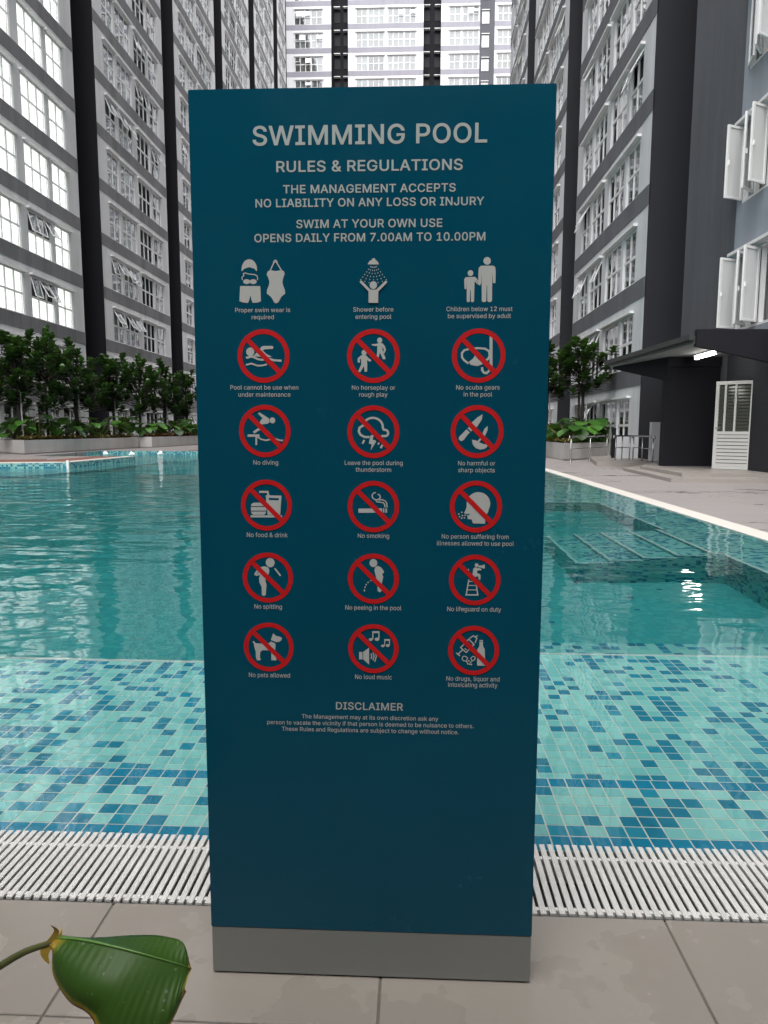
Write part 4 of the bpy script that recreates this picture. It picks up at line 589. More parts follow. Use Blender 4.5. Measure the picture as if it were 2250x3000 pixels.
# right block
XR = 7.62
right = empty('apartment_block', (0, 0, 0), 0, 'apartment block close on the right with slate floor bands, charcoal recesses and a porch', 'building')
Rb = Block(right, (XR, 0, 0), (0, 1, 0), (-1, 0, 0), dict(wall=M['wall_r'], band=M['band_r'], gap=M['dark_r']))
def near_r(u, z): return u > 20 and z < 3 + u*.62
def panes_r(u, z): return 24 < u < 36 and z < 20
def style_r(u, z, n): return 2 if random.random() < .22 else 0
for k in range(0, 3):
    u0 = 24.35 + 13.75*k; u1 = min(u0+10.7, 61.2)
    lay = [(c*10.7/10.9, n) for c, n in LAY]
    if k == 2: lay = lay[:3]
    Rb.bay(u0, u1, lay, 3.2, 21, near=near_r, panes=panes_r, style=style_r)
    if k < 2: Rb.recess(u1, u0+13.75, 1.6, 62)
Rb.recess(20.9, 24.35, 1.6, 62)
Rb.q(17.75, 20.9, -.5, 62, 0, 2)                # slate painted end wall
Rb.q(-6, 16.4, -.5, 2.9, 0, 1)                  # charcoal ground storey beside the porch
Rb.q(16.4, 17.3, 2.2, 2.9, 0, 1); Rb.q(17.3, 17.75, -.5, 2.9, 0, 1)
# pale wall with the casement windows, its shade painted in as darker blue-grey
CW = []
zt0 = 2.9
sills = [3.38+2.93*i for i in range(20)]
wn_u = [(15.2, 17.5), (11.6, 13.9), (7.8, 10.1), (3.0, 5.3)]
a = zt0
for sz in sills:
    Rb.q(-6, 17.75, a, sz, 0, 3); h1 = sz+1.75; b0 = -6.0
    for (x0, x1) in sorted(wn_u):
        Rb.q(b0, x0, sz, h1, 0, 3); b0 = x1
        for p in (x0, x1): Rb.wall.face([Rb.P(p, 0, sz), Rb.P(p, -.2, sz), Rb.P(p, -.2, h1), Rb.P(p, 0, h1)], 3)
        Rb.wall.face([Rb.P(x0, 0, h1), Rb.P(x1, 0, h1), Rb.P(x1, -.2, h1), Rb.P(x0, -.2, h1)], 3)
        Rb.wall.face([Rb.P(x0, 0, sz), Rb.P(x1, 0, sz), Rb.P(x1, -.2, sz), Rb.P(x0, -.2, sz)], 3)
        if sz < 16: CW.append((x0, x1, sz))
    Rb.q(b0, 17.75, sz, h1, 0, 3); a = h1
Rb.finish()
mb = MB(); mb.box(XR+1.7, XR+12, -8, 61.0, -1, 62.5); mb.box(XR+.35, XR+1.7, -8, 16.3, -1, 62.5); mb.build('building_core', M['core'], right)
mb = MB(); mb.box(XR+.001, XR+12.1, 61.2, 61.4, -1, 62); mb.build('end_wall', M['wall_r'], right)
mb = MB(); mb.box(XR-.25, XR+1.8, -6, 61.4, 62, 63); mb.build('roof_parapet', M['white'], right)
# casement windows: fixed frame, hood and sashes hinged at their side and swung out over the wall
def sash_mesh(w, h, pane_or_sky_glow):
    mb = MB(); t = .055
    mb.box(0, w, -.02, .025, 0, t); mb.box(0, w, -.02, .025, h-t, h); mb.box(0, t, -.02, .025, t, h-t); mb.box(w-t, w, -.02, .025, t, h-t)
    mb.box(t, w-t, -.004, .004, t, h-t, 1)
    mb.box(w-.055, w-.035, .025, .06, h*.45, h*.45+.10, 0)
    return mb.mesh('open_casement', [M['upvc'], pane_or_sky_glow])
t = NT('frosted_glass'); t.set((.74, .76, .76), .25, .5); t.b.inputs['Alpha'].default_value = .9; FROST = t.m
SM_A = sash_mesh(.52, 1.6, M['glass']); SM_B = sash_mesh(.52, 1.6, FROST)
for (x0, x1, sz) in CW:
    w = x1-x0; h = 1.75
    mb = MB(); e = .06
    mb.box(-w/2, w/2, -.06, .05, 0, e); mb.box(-w/2, w/2, -.06, .05, h-e, h); mb.box(-w/2, -w/2+e, -.06, .05, e, h-e); mb.box(w/2-e, w/2, -.06, .05, e, h-e)
    for k in (1, 2, 3): mb.box(-w/2+w*k/4-.03, -w/2+w*k/4+.03, -.05, .045, e, h-e)
    m4 = Matrix.Translation(Rb.P((x0+x1)/2, -.06, sz)) @ Matrix.Rotation(Rb.rot, 4, 'Z')
    wo = mb.build('window', M['upvc'], right); wo.matrix_local = m4
    hb = MB(); hb.box(-w/2-.1, w/2+.1, .063, .28, h+.0, h+.07); hb.build('hood', M['white'], wo)
    cb = MB(); kk = 24
    for i in range(kk):
        xa = -w/2+w*i/kk; xb = -w/2+w*(i+1)/kk; d0 = -.14-(.03 if i % 2 else 0); d1 = -.14-(0 if i % 2 else .03)
        cb.face([(xa, d0, .02), (xb, d1, .02), (xb, d1, h-.02), (xa, d0, h-.02)])
    cb.build('curtain', M['curtain'], wo)
    # local +x runs toward +Y of the place when rot = +90 deg
    up = sz > 7
    specs = [(w/2-.03, 180-14, SM_A), (w/2-.58, 180-36, SM_A), (w/2-1.12, 180-58, SM_B)] if up else [(w/2-.03, 180-66, SM_B), (w/2-.58, 180-48, SM_A), (w/2-1.12, 180-60, SM_B)]
    for hx, ang, sm in specs:
        place('open_sash', sm, wo, Matrix.Translation((hx, .09, .07)) @ Matrix.Rotation(R(ang), 4, 'Z'))

# far block closing the courtyard
far = empty('apartment_block', (0, 0, 0), 0, 'pale apartment block closing the far end behind the top of the sign', 'building')
F = Block(far, (0, 99.85, 0), (1, 0, 0), (0, -1, 0), dict(wall=M['wall_b'], band=M['band_b']))
def near_f(u, z): return z > 42
z0b = 51.55-16*2.93
FH_old = FH; FH = 2.93
def st_f(u, z, n): return 2 if random.random() < .15 else 0
none = lambda u, z: False
F.bay(-17.4, -11.37, [(2.2, 3), (4.1, 2)], z0b, 20, near=near_f, style=st_f)
F.recess(-11.37, -9.13, 1.8, 62)
F.bay(-9.13, .9, [(1.83, 2), (3.75, 3), (6.35, 3), (8.25, 2)], z0b, 20, near=near_f, style=st_f)
F.recess(.9, 3.2, 1.8, 62)
F.bay(3.2, 8.3, [(1.85, 2), (3.9, 3)], z0b, 20, near=near_f, style=st_f)
F.bay(10.25, 20.3, [(1.45, 3), (3.75, 2), (6.3, 2), (8.55, 3)], z0b, 20, near=near_f, style=st_f)
F.recess(20.3, 22.5, 1.8, 62)
F.bay(22.5, 32.5, [(1.83, 2), (3.75, 3), (6.35, 3), (8.25, 2)], z0b, 20, near=near_f, style=st_f)
F.q(8.3, 10.25, -.5, 62, -.02, 2)
F.finish()
FH = FH_old
# narrow windows on the slate strip, ledges in the recesses
nb = MB(); nb.box(-.47, .47, -.02, .03, 0, .05); nb.box(-.47, .47, -.02, .03, 1.4, 1.45); nb.box(-.47, -.41, -.02, .03, .05, 1.4); nb.box(.41, .47, -.02, .03, .05, 1.4); nb.box(-.03, .03, -.02, .03, .05, 1.4)
nbm = nb.mesh('narrow_frame', M['upvc']); gb = MB(); gb.box(-.41, .41, -.012, -.006, .05, 1.4); gbm = gb.mesh('pane', FROST); hb = MB(); hb.box(-.52, .52, .003, .16, 1.6, 1.68); hbm = hb.mesh('hood', M['white'])
lb = MB(); lb.box(-.42, .42, 0, .5, -.1, 0); lbm = lb.mesh('ledge', M['upvc'])
db = MB(); db.box(-.38, .38, .004, .03, 0, 1.3); dbm = db.mesh('dark_opening', M['ink'])
for i in range(21):
    z = z0b + 2.93*i
    if z > 60: break
    m4 = Matrix.Translation((9.05, 99.85, z-.3)) @ Matrix.Rotation(math.pi, 4, 'Z')
    if z > 40:
        w_ = place('narrow_window', nbm, far, m4); place('pane', gbm, w_); place('hood', hbm, w_)
    for x in (-10.75, -9.5, 1.35, 2.8):
        if z > 40:
            place('ledge', lbm, far, Matrix.Translation((x, 101.64, z-.0)) @ Matrix.Rotation(math.pi, 4, 'Z'))
            place('recess_window', dbm, far, Matrix.Translation((x, 101.64, z+1.1)) @ Matrix.Rotation(math.pi, 4, 'Z'))
mb = MB(); mb.box(-30, 34, 101.9, 115, -1, 62.5); mb.build('building_core', M['core'], far)

# unseen block inferred behind the camera; slab reach set to shade the sign
rear = empty('unseen_poolside_block', (0, 0, 0), 0, 'unseen low block behind the near deck with a roof slab shading the sign', 'building')
mb = MB(); mb.box(-12, 7.0, -5.2, -4.6, 0, 3.6); mb.build('unseen_rear_wall', M['wall_l'], rear)
mb = MB(); mb.box(-12, 7.0, -5.2, REAR_Y, 3.6, 4.1); mb.build('shading_roof_slab', M['white'], rear)
for x in (-9, -4.2, 4.6):
    mb = MB(); mb.box(x-.25, x+.25, -1.2, -.7, 0, 3.6); mb.build('unseen_column', M['white'], rear)
# ---------------------------------------------------------------- ground and pool
PX0, PX1 = -12.6, 3.39
g = MB(); g.box(-120, 120, -60, 220, -4.2, -4.0); tag(g.build('ground', M['paving']), kind='structure')
# deck: right side, back, left (raised 15 cm on the left), and a bed under the near tiles
d = MB()
d.box(3.66, 60, -12, 120, -.3, -.004); d.box(-60, 3.66, -12, 1.10, -.30, -.012)
d.box(-17.5, 3.66, 29.05, 120, -.3, -.004)
tag(d.build('pool_deck', M['paving']), kind='structure')
d = MB()
d.prism([(-60, 17.0), (-12.6, 17.7), (-9.33, 18.68), (-9.2, 22.9), (-12.9, 23.3), (-13.1, 29.0), (-9.0, 29.2), (3.4, 29.2), (3.4, 34), (3.4, 120), (-60, 120)], -1.6, .13)
d.box(-60, -12.6, 1.1, 17.0, -.3, .13)
tag(d.build('raised_deck', M['paving']), kind='structure')
# coping stones on the right edge, one metre each
cp = empty('pool_coping', kind='structure')
for i in range(28):
    b = MB(); b.box(3.39, 3.655, 1.43+i*1.0+.003, 2.43+i*1.0-.003, -.08, .004); b.build('coping_stone', M['coping'], cp)
b = MB(); b.box(3.40, 3.65, 1.43, 29.4, -.3, -.01); b.build('coping_bed', M['joint'], cp)
# left edge coping and terracotta pavers
lc = empty('raised_edge', kind='structure')
def edge_run(p, q, w, z0, z1, mat, name, n):
    p = Vector(p); q = Vector(q); dd = (q-p); Ln = dd.length; dd.normalize(); nn = Vector((-dd.y, dd.x))
    for i in range(n):
        a = p+dd*(Ln*i/n+.004); b_ = p+dd*(Ln*(i+1)/n-.004)
        m = MB(); m.prism([tuple(a), tuple(b_), tuple(b_+nn*w), tuple(a+nn*w)], z0, z1); m.build(name, mat, lc)
edge_run((-12.6, 17.68), (-9.33, 18.66), .30, .131, .152, M['coping'], 'coping_stone', 6)
edge_run((-9.33, 18.66), (-9.2, 22.88), .30, .131, .152, M['coping'], 'coping_stone', 8)
edge_run((-12.2, 18.4), (-10.4, 18.95), 1.5, .131, .146, M['brick'], 'terracotta_paver', 6)
edge_run((-9.72, 19.2), (-9.6, 22.8), .9, .131, .146, M['brick'], 'terracotta_paver', 12)
edge_run((-9.6, 29.6), (3.3, 29.6), .9, .131, .146, M['brick'], 'terracotta_paver', 36)

# pool basin: walls and floor in mosaic
pool = empty('pool_basin', kind='structure')
ZL = -.15                                  # tiled shelf under the near edge
b = MB()
D = -1.4
b.face([(PX0, 3.2, D), (PX1, 3.2, D), (PX1, 29.1, D), (PX0, 29.1, D)], 3)
b.face([(PX1, 1.69, D), (PX1, 29.1, D), (PX1, 29.1, -.0045), (PX1, 1.69, -.0045)], 2)
b.face([(PX0, 1.69, D), (PX0, 17.8, D), (PX0, 17.8, .12), (PX0, 1.69, .12)], 2)
def wall(p, q, z1=.13, mi=1): b.face([(p[0], p[1], D), (q[0], q[1], D), (q[0], q[1], z1), (p[0], p[1], z1)], mi)
wall((-12.6, 17.69), (-9.32, 18.67)); wall((-9.32, 18.67), (-9.19, 22.9), mi=2); wall((-9.19, 22.9), (-13, 23.3)); wall((-13.1, 29.0), (3.39, 29.0))
wall((-13.05, 23.3), (-13.05, 29.0), mi=2)
# shallow jet area, underwater bench along the left wall, shelf riser
b.box(-13.0, -7.6, 23.0, 29.0, D, -.28, 0)
b.prism([(-12.6, 14.9), (-8.9, 16.0), (-8.3, 18.3), (-8.2, 24.0), (-9.3, 24.0), (-9.3, 18.7), (-12.6, 17.7)], D, -.42, 1, 0)
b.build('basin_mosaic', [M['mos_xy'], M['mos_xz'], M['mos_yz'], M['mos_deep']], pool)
def nose(pts, w=.05, z=0, name='step_nosing'):
    for p, q in zip(pts[:-1], pts[1:]):
        p = Vector(p); q = Vector(q); dd = (q-p).normalized(); nn = Vector((-dd.y, dd.x))*w/2
        m = MB(); m.prism([tuple(p-nn), tuple(q-nn), tuple(q+nn), tuple(p+nn)], z-.006, z+.006); m.build(name, M['nosing'], pool)
nose([(-12.6, 14.95), (-8.9, 16.05), (-8.35, 18.3)], .07, -.414)
nose([(-7.63, 24.0), (-7.63, 29.0)], .07, -.274)
nose([(-13.0, 23.03), (-7.6, 23.03)], .07, -.274)
# bench along the right wall and a stair of five treads running down away from it
b = MB()
b.box(2.78, 3.388, 3.5, 10.7, D, -.30, 0); b.box(-1.5, 3.388, 10.7, 14, D, -.30, 0)
nz_x = [2.66, 2.36, 2.06, 1.76, 1.47]
for i, x in enumerate(nz_x):
    b.box(x+.001, 2.779-.0005*i, 6.29+.003*i, 7.80-.003*i, D, -.20-.12*i+ (0 if i else 0), 0)
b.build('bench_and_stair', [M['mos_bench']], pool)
nose([(2.80, 3.5), (2.80, 10.70)], .035, -.295); nose([(2.80, 10.72), (-1.5, 10.72)], .05, -.295)
for i, x in enumerate(nz_x):
    z = -.20-.12*i+.005
    nose([(x+.02, 7.79), (x+.02, 6.31), (min(x+.32, 2.78), 6.31)], .03, z)
# shelf slab, lip, vertical faces
b = MB()
b.box(PX0, 0, 2.066, 3.22, D, ZL-.06, 0); b.box(0, PX1, 2.066, 3.42, D, ZL-.06, 0); b.box(PX0, 0, 2.066, 3.22, ZL-.0601, ZL-.0016, 1); b.box(0, PX1, 2.066, 3.42, ZL-.0601, ZL-.0016, 1)
b.box(PX0, PX1, 1.69, 2.062, D, -.0136, 1)
b.box(0.001, PX1, 3.421, 3.86, D, -.42, 2)
b.build('shelf_bed', [M['mos_bench'], M['grout'], M['mos_bench']], pool)
nose([(PX0, 3.205), (0, 3.205)], .02, ZL+.001, 'shelf_nosing'); nose([(0, 3.405), (PX1, 3.405)], .02, ZL+.001, 'shelf_nosing')
# mosaic tiles one by one: the ones seen largest are objects, the rest one mesh
tb = MB(); h_ = TS*.458
tb.add([(-h_, -h_, -.004), (h_, -h_, -.004), (h_, h_, -.004), (-h_, h_, -.004), (-h_, -h_, 0), (h_, -h_, 0), (h_, h_, 0), (-h_, h_, 0)], [(4, 5, 6, 7), (0, 1, 5, 4), (1, 2, 6, 5), (2, 3, 7, 6), (3, 0, 4, 7)])
tm = tb.mesh('mosaic_tile', M['mos_tile']); tmb = tb.mesh('mosaic_tile', M['blue'])
rest = MB(); cnt = 0
for j in range(36):
    y = TY0 + TS*(j+.5)
    lip = j < 7
    if j >= 7: y += 0.0
    for i in range(-75, 66):
        x = .004 + TS*(i+.5)
        if x > PX1-.02 or x < -3.85: continue
        if not lip and y > (3.19 if x < 0 else 3.39): continue
        z = -.012 if lip else ZL
        z += random.uniform(-.0006, .0006)
        blue = j in (0, 6)
        vis = (-.74*y < x < -.30*y) or (.20*y < x < .50*y)
        if vis and cnt < 299:
            cnt += 1
            place('mosaic_tile', tmb if blue else tm, pool, Matrix.Translation((x, y, z)))
        else:
            rest.add([(v[0]+x, v[1]+y, v[2]+z) for v in tb.v], tb.f, 1 if blue else 0)
tag(rest.build('mosaic_tile', [M['mos_tile'], M['blue']], pool), kind='stuff')
w = MB()
w.prism([(PX0+.001, 1.698), (3.389, 1.698), (3.389, 28.999), (-13.04, 28.999), (-13.0, 23.31), (-9.19, 22.91), (-9.31, 18.66), (-12.59, 17.68)], -3.2, WZ)
tag(w.build('pool_water', M['water']), kind='structure')
# bubbling jets
for i, (x, y) in enumerate([(-12.27, 27.6), (-11.05, 27.2), (-10.3, 28.3)]):
    m = MB(); rr = random.Random(i)
    for k in range(26):
        a = rr.uniform(0, 6.28); r0 = rr.uniform(0, .13); s_ = rr.uniform(.03, .07); hgt = .02+ (.20-r0)*rr.uniform(.3, 1)
        c = Vector((r0*math.cos(a), r0*math.sin(a), hgt)); vs = []
        for u in range(4):
            for q in range(6): th = math.pi*(u+.5)/4; ph = q*math.pi/3; vs.append(c+Vector((math.sin(th)*math.cos(ph), math.sin(th)*math.sin(ph), math.cos(th)))*s_)
        m.add(vs, [(u*6+q, u*6+(q+1) % 6, (u+1)*6+(q+1) % 6, (u+1)*6+q) for u in range(3) for q in range(6)], 0, True)
    o = m.build('bubbling_jet', M['foam']); o.location = (x, y, WZ); o.scale = (.75, .75, .75)
    tag(o, ['white water bubbling up at the left end of the shallow jet bay', 'smallest white bubbling jet, middle of the three in the bay', 'white water jet bubbling closest to the blue sign'][i], 'water jet', 'bubbling jets in the shallow bay')
# small white post marking the wall corner
b = MB(); b.box(-9.37, -9.31, 18.62, 18.68, -.35, .20); tag(b.build('edge_marker', M['white']), 'thin white marker strip on the corner of the far left pool wall', 'marker')

# overflow grating: slats one by one
gr = empty('overflow_grating', kind='structure')
sb = MB()
prof = [(-.0068, -.006), (-.0068, -.0012), (-.0058, 0), (-.0036, 0), (-.0031, -.0008), (-.0022, -.0008), (-.0017, 0), (.0017, 0), (.0022, -.0008), (.0031, -.0008), (.0036, 0), (.0058, 0), (.0068, -.0012), (.0068, -.006)]
n = len(prof); y0, y1 = 1.433, 1.692
vs = [(p[0], y0, p[1]) for p in prof]+[(p[0], y1, p[1]) for p in prof]
sb.add(vs, [(i, i+1, n+i+1, n+i) for i in range(n-1)]+[tuple(range(n)), tuple(range(2*n-1, n-1, -1))])
sm = sb.mesh('slat', M['grate']); rest = MB(); SP = .0206; cnt = 0
for i in range(-330, 165):
    x = i*SP+.003
    if x > 3.38: continue
    if -1.75 < x < 1.45: place('slat', sm, gr, Matrix.Translation((x, random.uniform(-.0012, .0012), .003+random.uniform(-.0004, .0004))))
    else: rest.add([(v[0]+x, v[1], v[2]+.003) for v in sb.v], sb.f)
tag(rest.build('slat', M['grate'], gr), kind='stuff')
for yy in (1.447, 1.635):
    b = MB(); b.box(-6.8, 3.38, yy, yy+.011, -.016, -.0005); b.build('cross_bar', M['grate'], gr)
b = MB(); b.box(-12, 3.38, 1.425, 1.43, -.12, -.001); b.box(-12, 3.38, 1.43, 1.698, -.12, -.10); b.build('channel', M['void'], gr)
b = MB(); b.box(-12, 3.38, 1.693, 1.698, -.12, -.012); b.build('channel_edge', M['blue'], gr)

# near deck tiles, 60 cm, one by one
nd = empty('near_deck', kind='structure')
PW = .604; rows = [(1.126, 1.428), (.522, 1.122), (-.082, .518), (-.686, -.086), (-1.29, -.69)]
for (a, c) in rows:
    for k in range(-6, 6):
        x0 = -.056+PW*k+.002; x1 = x0+PW-.004
        if x0 > 3.6: continue
        x1 = min(x1, 3.65); b = MB(); e = .0015
        vs = [(x0, a, -.012), (x1, a, -.012), (x1, c, -.012), (x0, c, -.012), (x0, a, -e), (x1, a, -e), (x1, c, -e), (x0, c, -e), (x0+e, a+e, 0), (x1-e, a+e, 0), (x1-e, c-e, 0), (x0+e, c-e, 0)]
        b.add(vs, [(8, 9, 10, 11)]+[(i, (i+1) % 4, 4+(i+1) % 4, 4+i) for i in range(4)]+[(4+i, 4+(i+1) % 4, 8+(i+1) % 4, 8+i) for i in range(4)])
        o = b.build('floor_tile', M['tile'], nd); o.location.z = random.uniform(-.0004, .0004)
b = MB(); b.box(-6, 3.66, -1.4, 1.4285, -.05, -.0035); b.build('tile_joint', M['joint'], nd)

# ---------------------------------------------------------------- the sign
SX0, SX1, SY, SZ = -.3825, .2300, 1.2355, 1.6145
SCX = (SX0+SX1)/2
sign = empty('pool_rules_sign', (SCX, SY, 0), 0, 'tall blue board with white swimming pool rules and red ring symbols on grey base', 'sign')
def bevbox(x0, x1, y0, y1, z0, z1, e, mats, name, parent):
    bm = bmesh.new(); bmesh.ops.create_cube(bm, size=1)
    for v in bm.verts: v.co = Vector(((x0+x1)/2+v.co.x*(x1-x0), (y0+y1)/2+v.co.y*(y1-y0), (z0+z1)/2+v.co.z*(z1-z0)))
    bmesh.ops.bevel(bm, geom=bm.edges[:], offset=e, segments=2, affect='EDGES')
    me = bpy.data.meshes.new(name); bm.to_mesh(me); bm.free()
    for m_ in (mats if isinstance(mats, list) else [mats]): me.materials.append(m_)
    return place(name, me, parent)
hw = (SX1-SX0)/2
bevbox(-hw, hw, .0, .10, .0985, SZ, .0012, M['sign'], 'board', sign)
bevbox(-hw+.001, hw-.001, .001, .099, .004, .0982, .0010, M['signbase'], 'base', sign)
b = MB()
for x in (-hw+.06, hw-.06):
    b.tube([(x, .03, 0), (x, .03, .004)], .018, 12); b.tube([(x, .08, 0), (x, .08, .004)], .018, 12)
b.build('foot', M['void'], sign)
HCAP = max(p[1] for p in GLYPHS['H'][1][0])
def winding(p, cs):
    w = 0
    for c in cs:
        n = len(c)
        for i in range(n):
            a, b_ = c[i], c[(i+1) % n]; cr = (b_[0]-a[0])*(p[1]-a[1])-(p[0]-a[0])*(b_[1]-a[1])
            if a[1] <= p[1]:
                if b_[1] > p[1] and cr > 0: w += 1
            elif b_[1] <= p[1] and cr < 0: w -= 1
    return w
from mathutils.geometry import delaunay_2d_cdt
_gc = {}
def glyph(ch, off):
    if (ch, off) in _gc: return _gc[(ch, off)]
    cs = []
    sgn = 1 if sum(a[0]*b_[1]-b_[0]*a[1] for a, b_ in zip(GLYPHS['H'][1][0], GLYPHS['H'][1][0][1:]+GLYPHS['H'][1][0][:1])) > 0 else -1
    for c in GLYPHS[ch][1]:
        n = len(c); q = []
        for i in range(n):
            P_, A_, B_ = Vector(c[i]), Vector(c[i-1]), Vector(c[(i+1) % n])
            d1 = (P_-A_).normalized(); d2 = (B_-P_).normalized(); n1 = Vector((d1.y, -d1.x)); n2 = Vector((d2.y, -d2.x)); m_ = n1+n2
            if m_.length < .3: m_ = n1
            m_.normalize(); k = max(.55, m_.dot(n1)); q.append(P_+m_*(off*sgn/k))
        cs.append(q)
    vs = [p for c in cs for p in c]; fs = []; k = 0
    for c in cs: fs.append(list(range(k, k+len(c)))); k += len(c)
    r = delaunay_2d_cdt(vs, [], fs, 0, 1e-5)
    tris = [f for f in r[2] if winding(sum((r[0][i] for i in f), Vector((0, 0)))/len(f), cs) != 0]
    _gc[(ch, off)] = (r[0], tris); return _gc[(ch, off)]
def letters(s, xl, xr, zb, cap, bold):
    off = 13 if bold else (3 if cap < 10 else 0); b = MB(); x = 0; mnx = 1e9; mxx = -1e9; vs = []; fs = []
    for ch in s:
        adv = GLYPHS[ch][0]
        if ch != ' ':
            g_, t_ = glyph(ch, off); k = len(vs); lsb = 0
            vs += [(v.x+x, v.y) for v in g_]; fs += [tuple(i+k for i in f) for f in t_]
        x += adv + off*1.6
    x0 = min(v[0] for v in vs); x1 = max(v[0] for v in vs); sx = (xr-xl)/(x1-x0)/1000; sz = cap/(HCAP+2*off)/1000
    b.add([(xl/1000+(v[0]-x0)*sx, -.0006, zb/1000+(v[1]+off)*sz) for v in vs], fs)
    return b.build('lettering', M['vinylbold'] if bold else M['vinyl'], sign)
for T_ in TEXTS: letters(*T_)
def ribbon(pts, w, closed):
    P = [Vector((p[0], p[1])) for p in pts]; n = len(P); out = []
    for i in range(n):
        a = P[i-1] if (i or closed) else None; c = P[(i+1) % n] if (i < n-1 or closed) else None
        d1 = (P[i]-a).normalized() if a is not None else None; d2 = (c-P[i]).normalized() if c is not None else None
        if d1 is None: d1 = d2
        if d2 is None: d2 = d1
        t_ = d1+d2
        if t_.length < .2: t_ = Vector((-d1.y, d1.x))
        t_.normalize(); nn = Vector((-t_.y, t_.x)); k = max(.5, nn.dot(Vector((-d1.y, d1.x))))
        out.append((P[i]+nn*w/2/k, P[i]-nn*w/2/k))
    return out
def pict(name, prims, ring):
    b = MB(); lay = [0]
    def yy(): lay[0] += 1; return -.0004-.00004*lay[0]
    for q in prims:
        y = yy(); mi = q[1]
        if q[0] == 's':
            rb = ribbon(q[2], q[3], q[4]); n = len(rb)
            for i in range(n if q[4] else n-1):
                j = (i+1) % n; (a1, a2), (b1, b2) = rb[i], rb[j]
                b.face([(p.x/1000, y, p.y/1000) for p in (a1, b1, b2, a2)], mi)
        elif q[0] == 'p':
            b.face([(p[0]/1000, y, p[1]/1000) for p in q[2]], mi)
        else:
            c, rx, rz = q[2], q[3], q[4]
            b.face([((c[0]+rx*math.cos(a))/1000, y, (c[1]+rz*math.sin(a))/1000) for a in [2*math.pi*k/28 for k in range(28)]], mi)
    bm = bmesh.new(); me = b.mesh('pictogram', [M['vinyl'], M['sign']]); bm.from_mesh(me); bmesh.ops.triangulate(bm, faces=bm.faces, ngon_method='EAR_CLIP')
    for f in bm.faces:
        if f.normal.y > 0: f.normal_flip()
    bm.to_mesh(me); bm.free()
    o = place('pictogram', me, sign); o['label'] = name
    if ring:
        cx, cz = ring; r1, r0 = 45.8/1000, 37.6/1000; y = yy()-.00004; b = MB(); cx /= 1000; cz /= 1000
        n = 64
        for k in range(n):
            a = 2*math.pi*k/n; c = 2*math.pi*(k+1)/n
            b.face([(cx+r0*math.cos(a), y, cz+r0*math.sin(a)), (cx+r1*math.cos(a), y, cz+r1*math.sin(a)), (cx+r1*math.cos(c), y, cz+r1*math.sin(c)), (cx+r0*math.cos(c), y, cz+r0*math.sin(c))])
        u = Vector((1, -1)).normalized(); v = Vector((1, 1)).normalized(); l_ = r0+.002; h2 = .0042; y -= .00006
        b.face([(cx+u.x*s1*l_+v.x*s2*h2, y, cz+u.y*s1*l_+v.y*s2*h2) for s1, s2 in ((-1, -1), (1, -1), (1, 1), (-1, 1))])
        b.build('prohibition_ring', M['red'], sign)
PNAME = dict(swimwear='swim cap, goggles, trunks and one piece swimsuit', shower='figure with raised arms under a shower', child_with_adult='child holding the hand of an adult',
    swimmer='swimmer on waves', children_running='two running figures', snorkel_mask='mask and snorkel', diver='diver leaving a board', thundercloud='cloud with lightning and rain',
    knives='knife and cleaver', burger_and_drink='burger beside a drink cup', cigarette='smoking cigarette', coughing_head='head blowing droplets', spitting_person='stooping person spitting',
    peeing_person='standing person relieving himself', lifeguard_chair='lifeguard with megaphone on a ladder chair', dog='standing dog', loudspeaker='loudspeaker with music notes', syringe_and_bottle='syringe, pills and a bottle')
for nm, pr, rg in PICTOGRAMS: pict(PNAME[nm], pr, rg)

# ---------------------------------------------------------------- foreground leaf
lf = empty('broad_leaf_plant', (-.80, .45, 0), 0, 'large green leaf with yellowed edges reaching in on a thin stalk before the sign', 'plant')
lf.location = (-.80, .45, .30)
O = Vector(lf.location)
def smooth(pts, n):
    """Catmull-Rom through pts, n samples"""
    P = [Vector(p) for p in pts]; P = [P[0]*2-P[1]]+P+[P[-1]*2-P[-2]]; out = []; m_ = len(P)-3
    for i in range(n+1):
        t_ = i/n*m_; k = min(int(t_), m_-1); t_ -= k; a, b_, c, d_ = P[k:k+4]
        out.append(.5*((2*b_)+(c-a)*t_+(2*a-5*b_+4*c-d_)*t_*t_+(3*b_-a-3*c+d_)*t_**3))
    return out
NS = 170
MIDP = [(-.388, .6947, .4965), (-.3532, .6838, .5034), (-.3194, .6753, .5049), (-.2892, .673, .5), (-.2616, .6769, .4891), (-.2427, .6852, .4759), (-.2371, .6924, .4669)]
TOPP = [(-.3883, .6968, .4977), (-.3663, .7097, .4884), (-.3379, .7154, .4834), (-.3072, .7165, .482), (-.2748, .7132, .4857), (-.2487, .7047, .4892), (-.2372, .6931, .468)]
mid = smooth(MIDP, NS)
top = smooth(TOPP, NS)
bot = smooth([(-.3895, .6885, .4872), (-.3795, .6721, .4729), (-.3525, .6514, .4583), (-.3243, .6366, .4516), (-.295, .619, .4203), (-.2513, .643, .4372), (-.2373, .6759, .4551)], NS)
b = MB(); VS = []; AT = []; NTc = 26
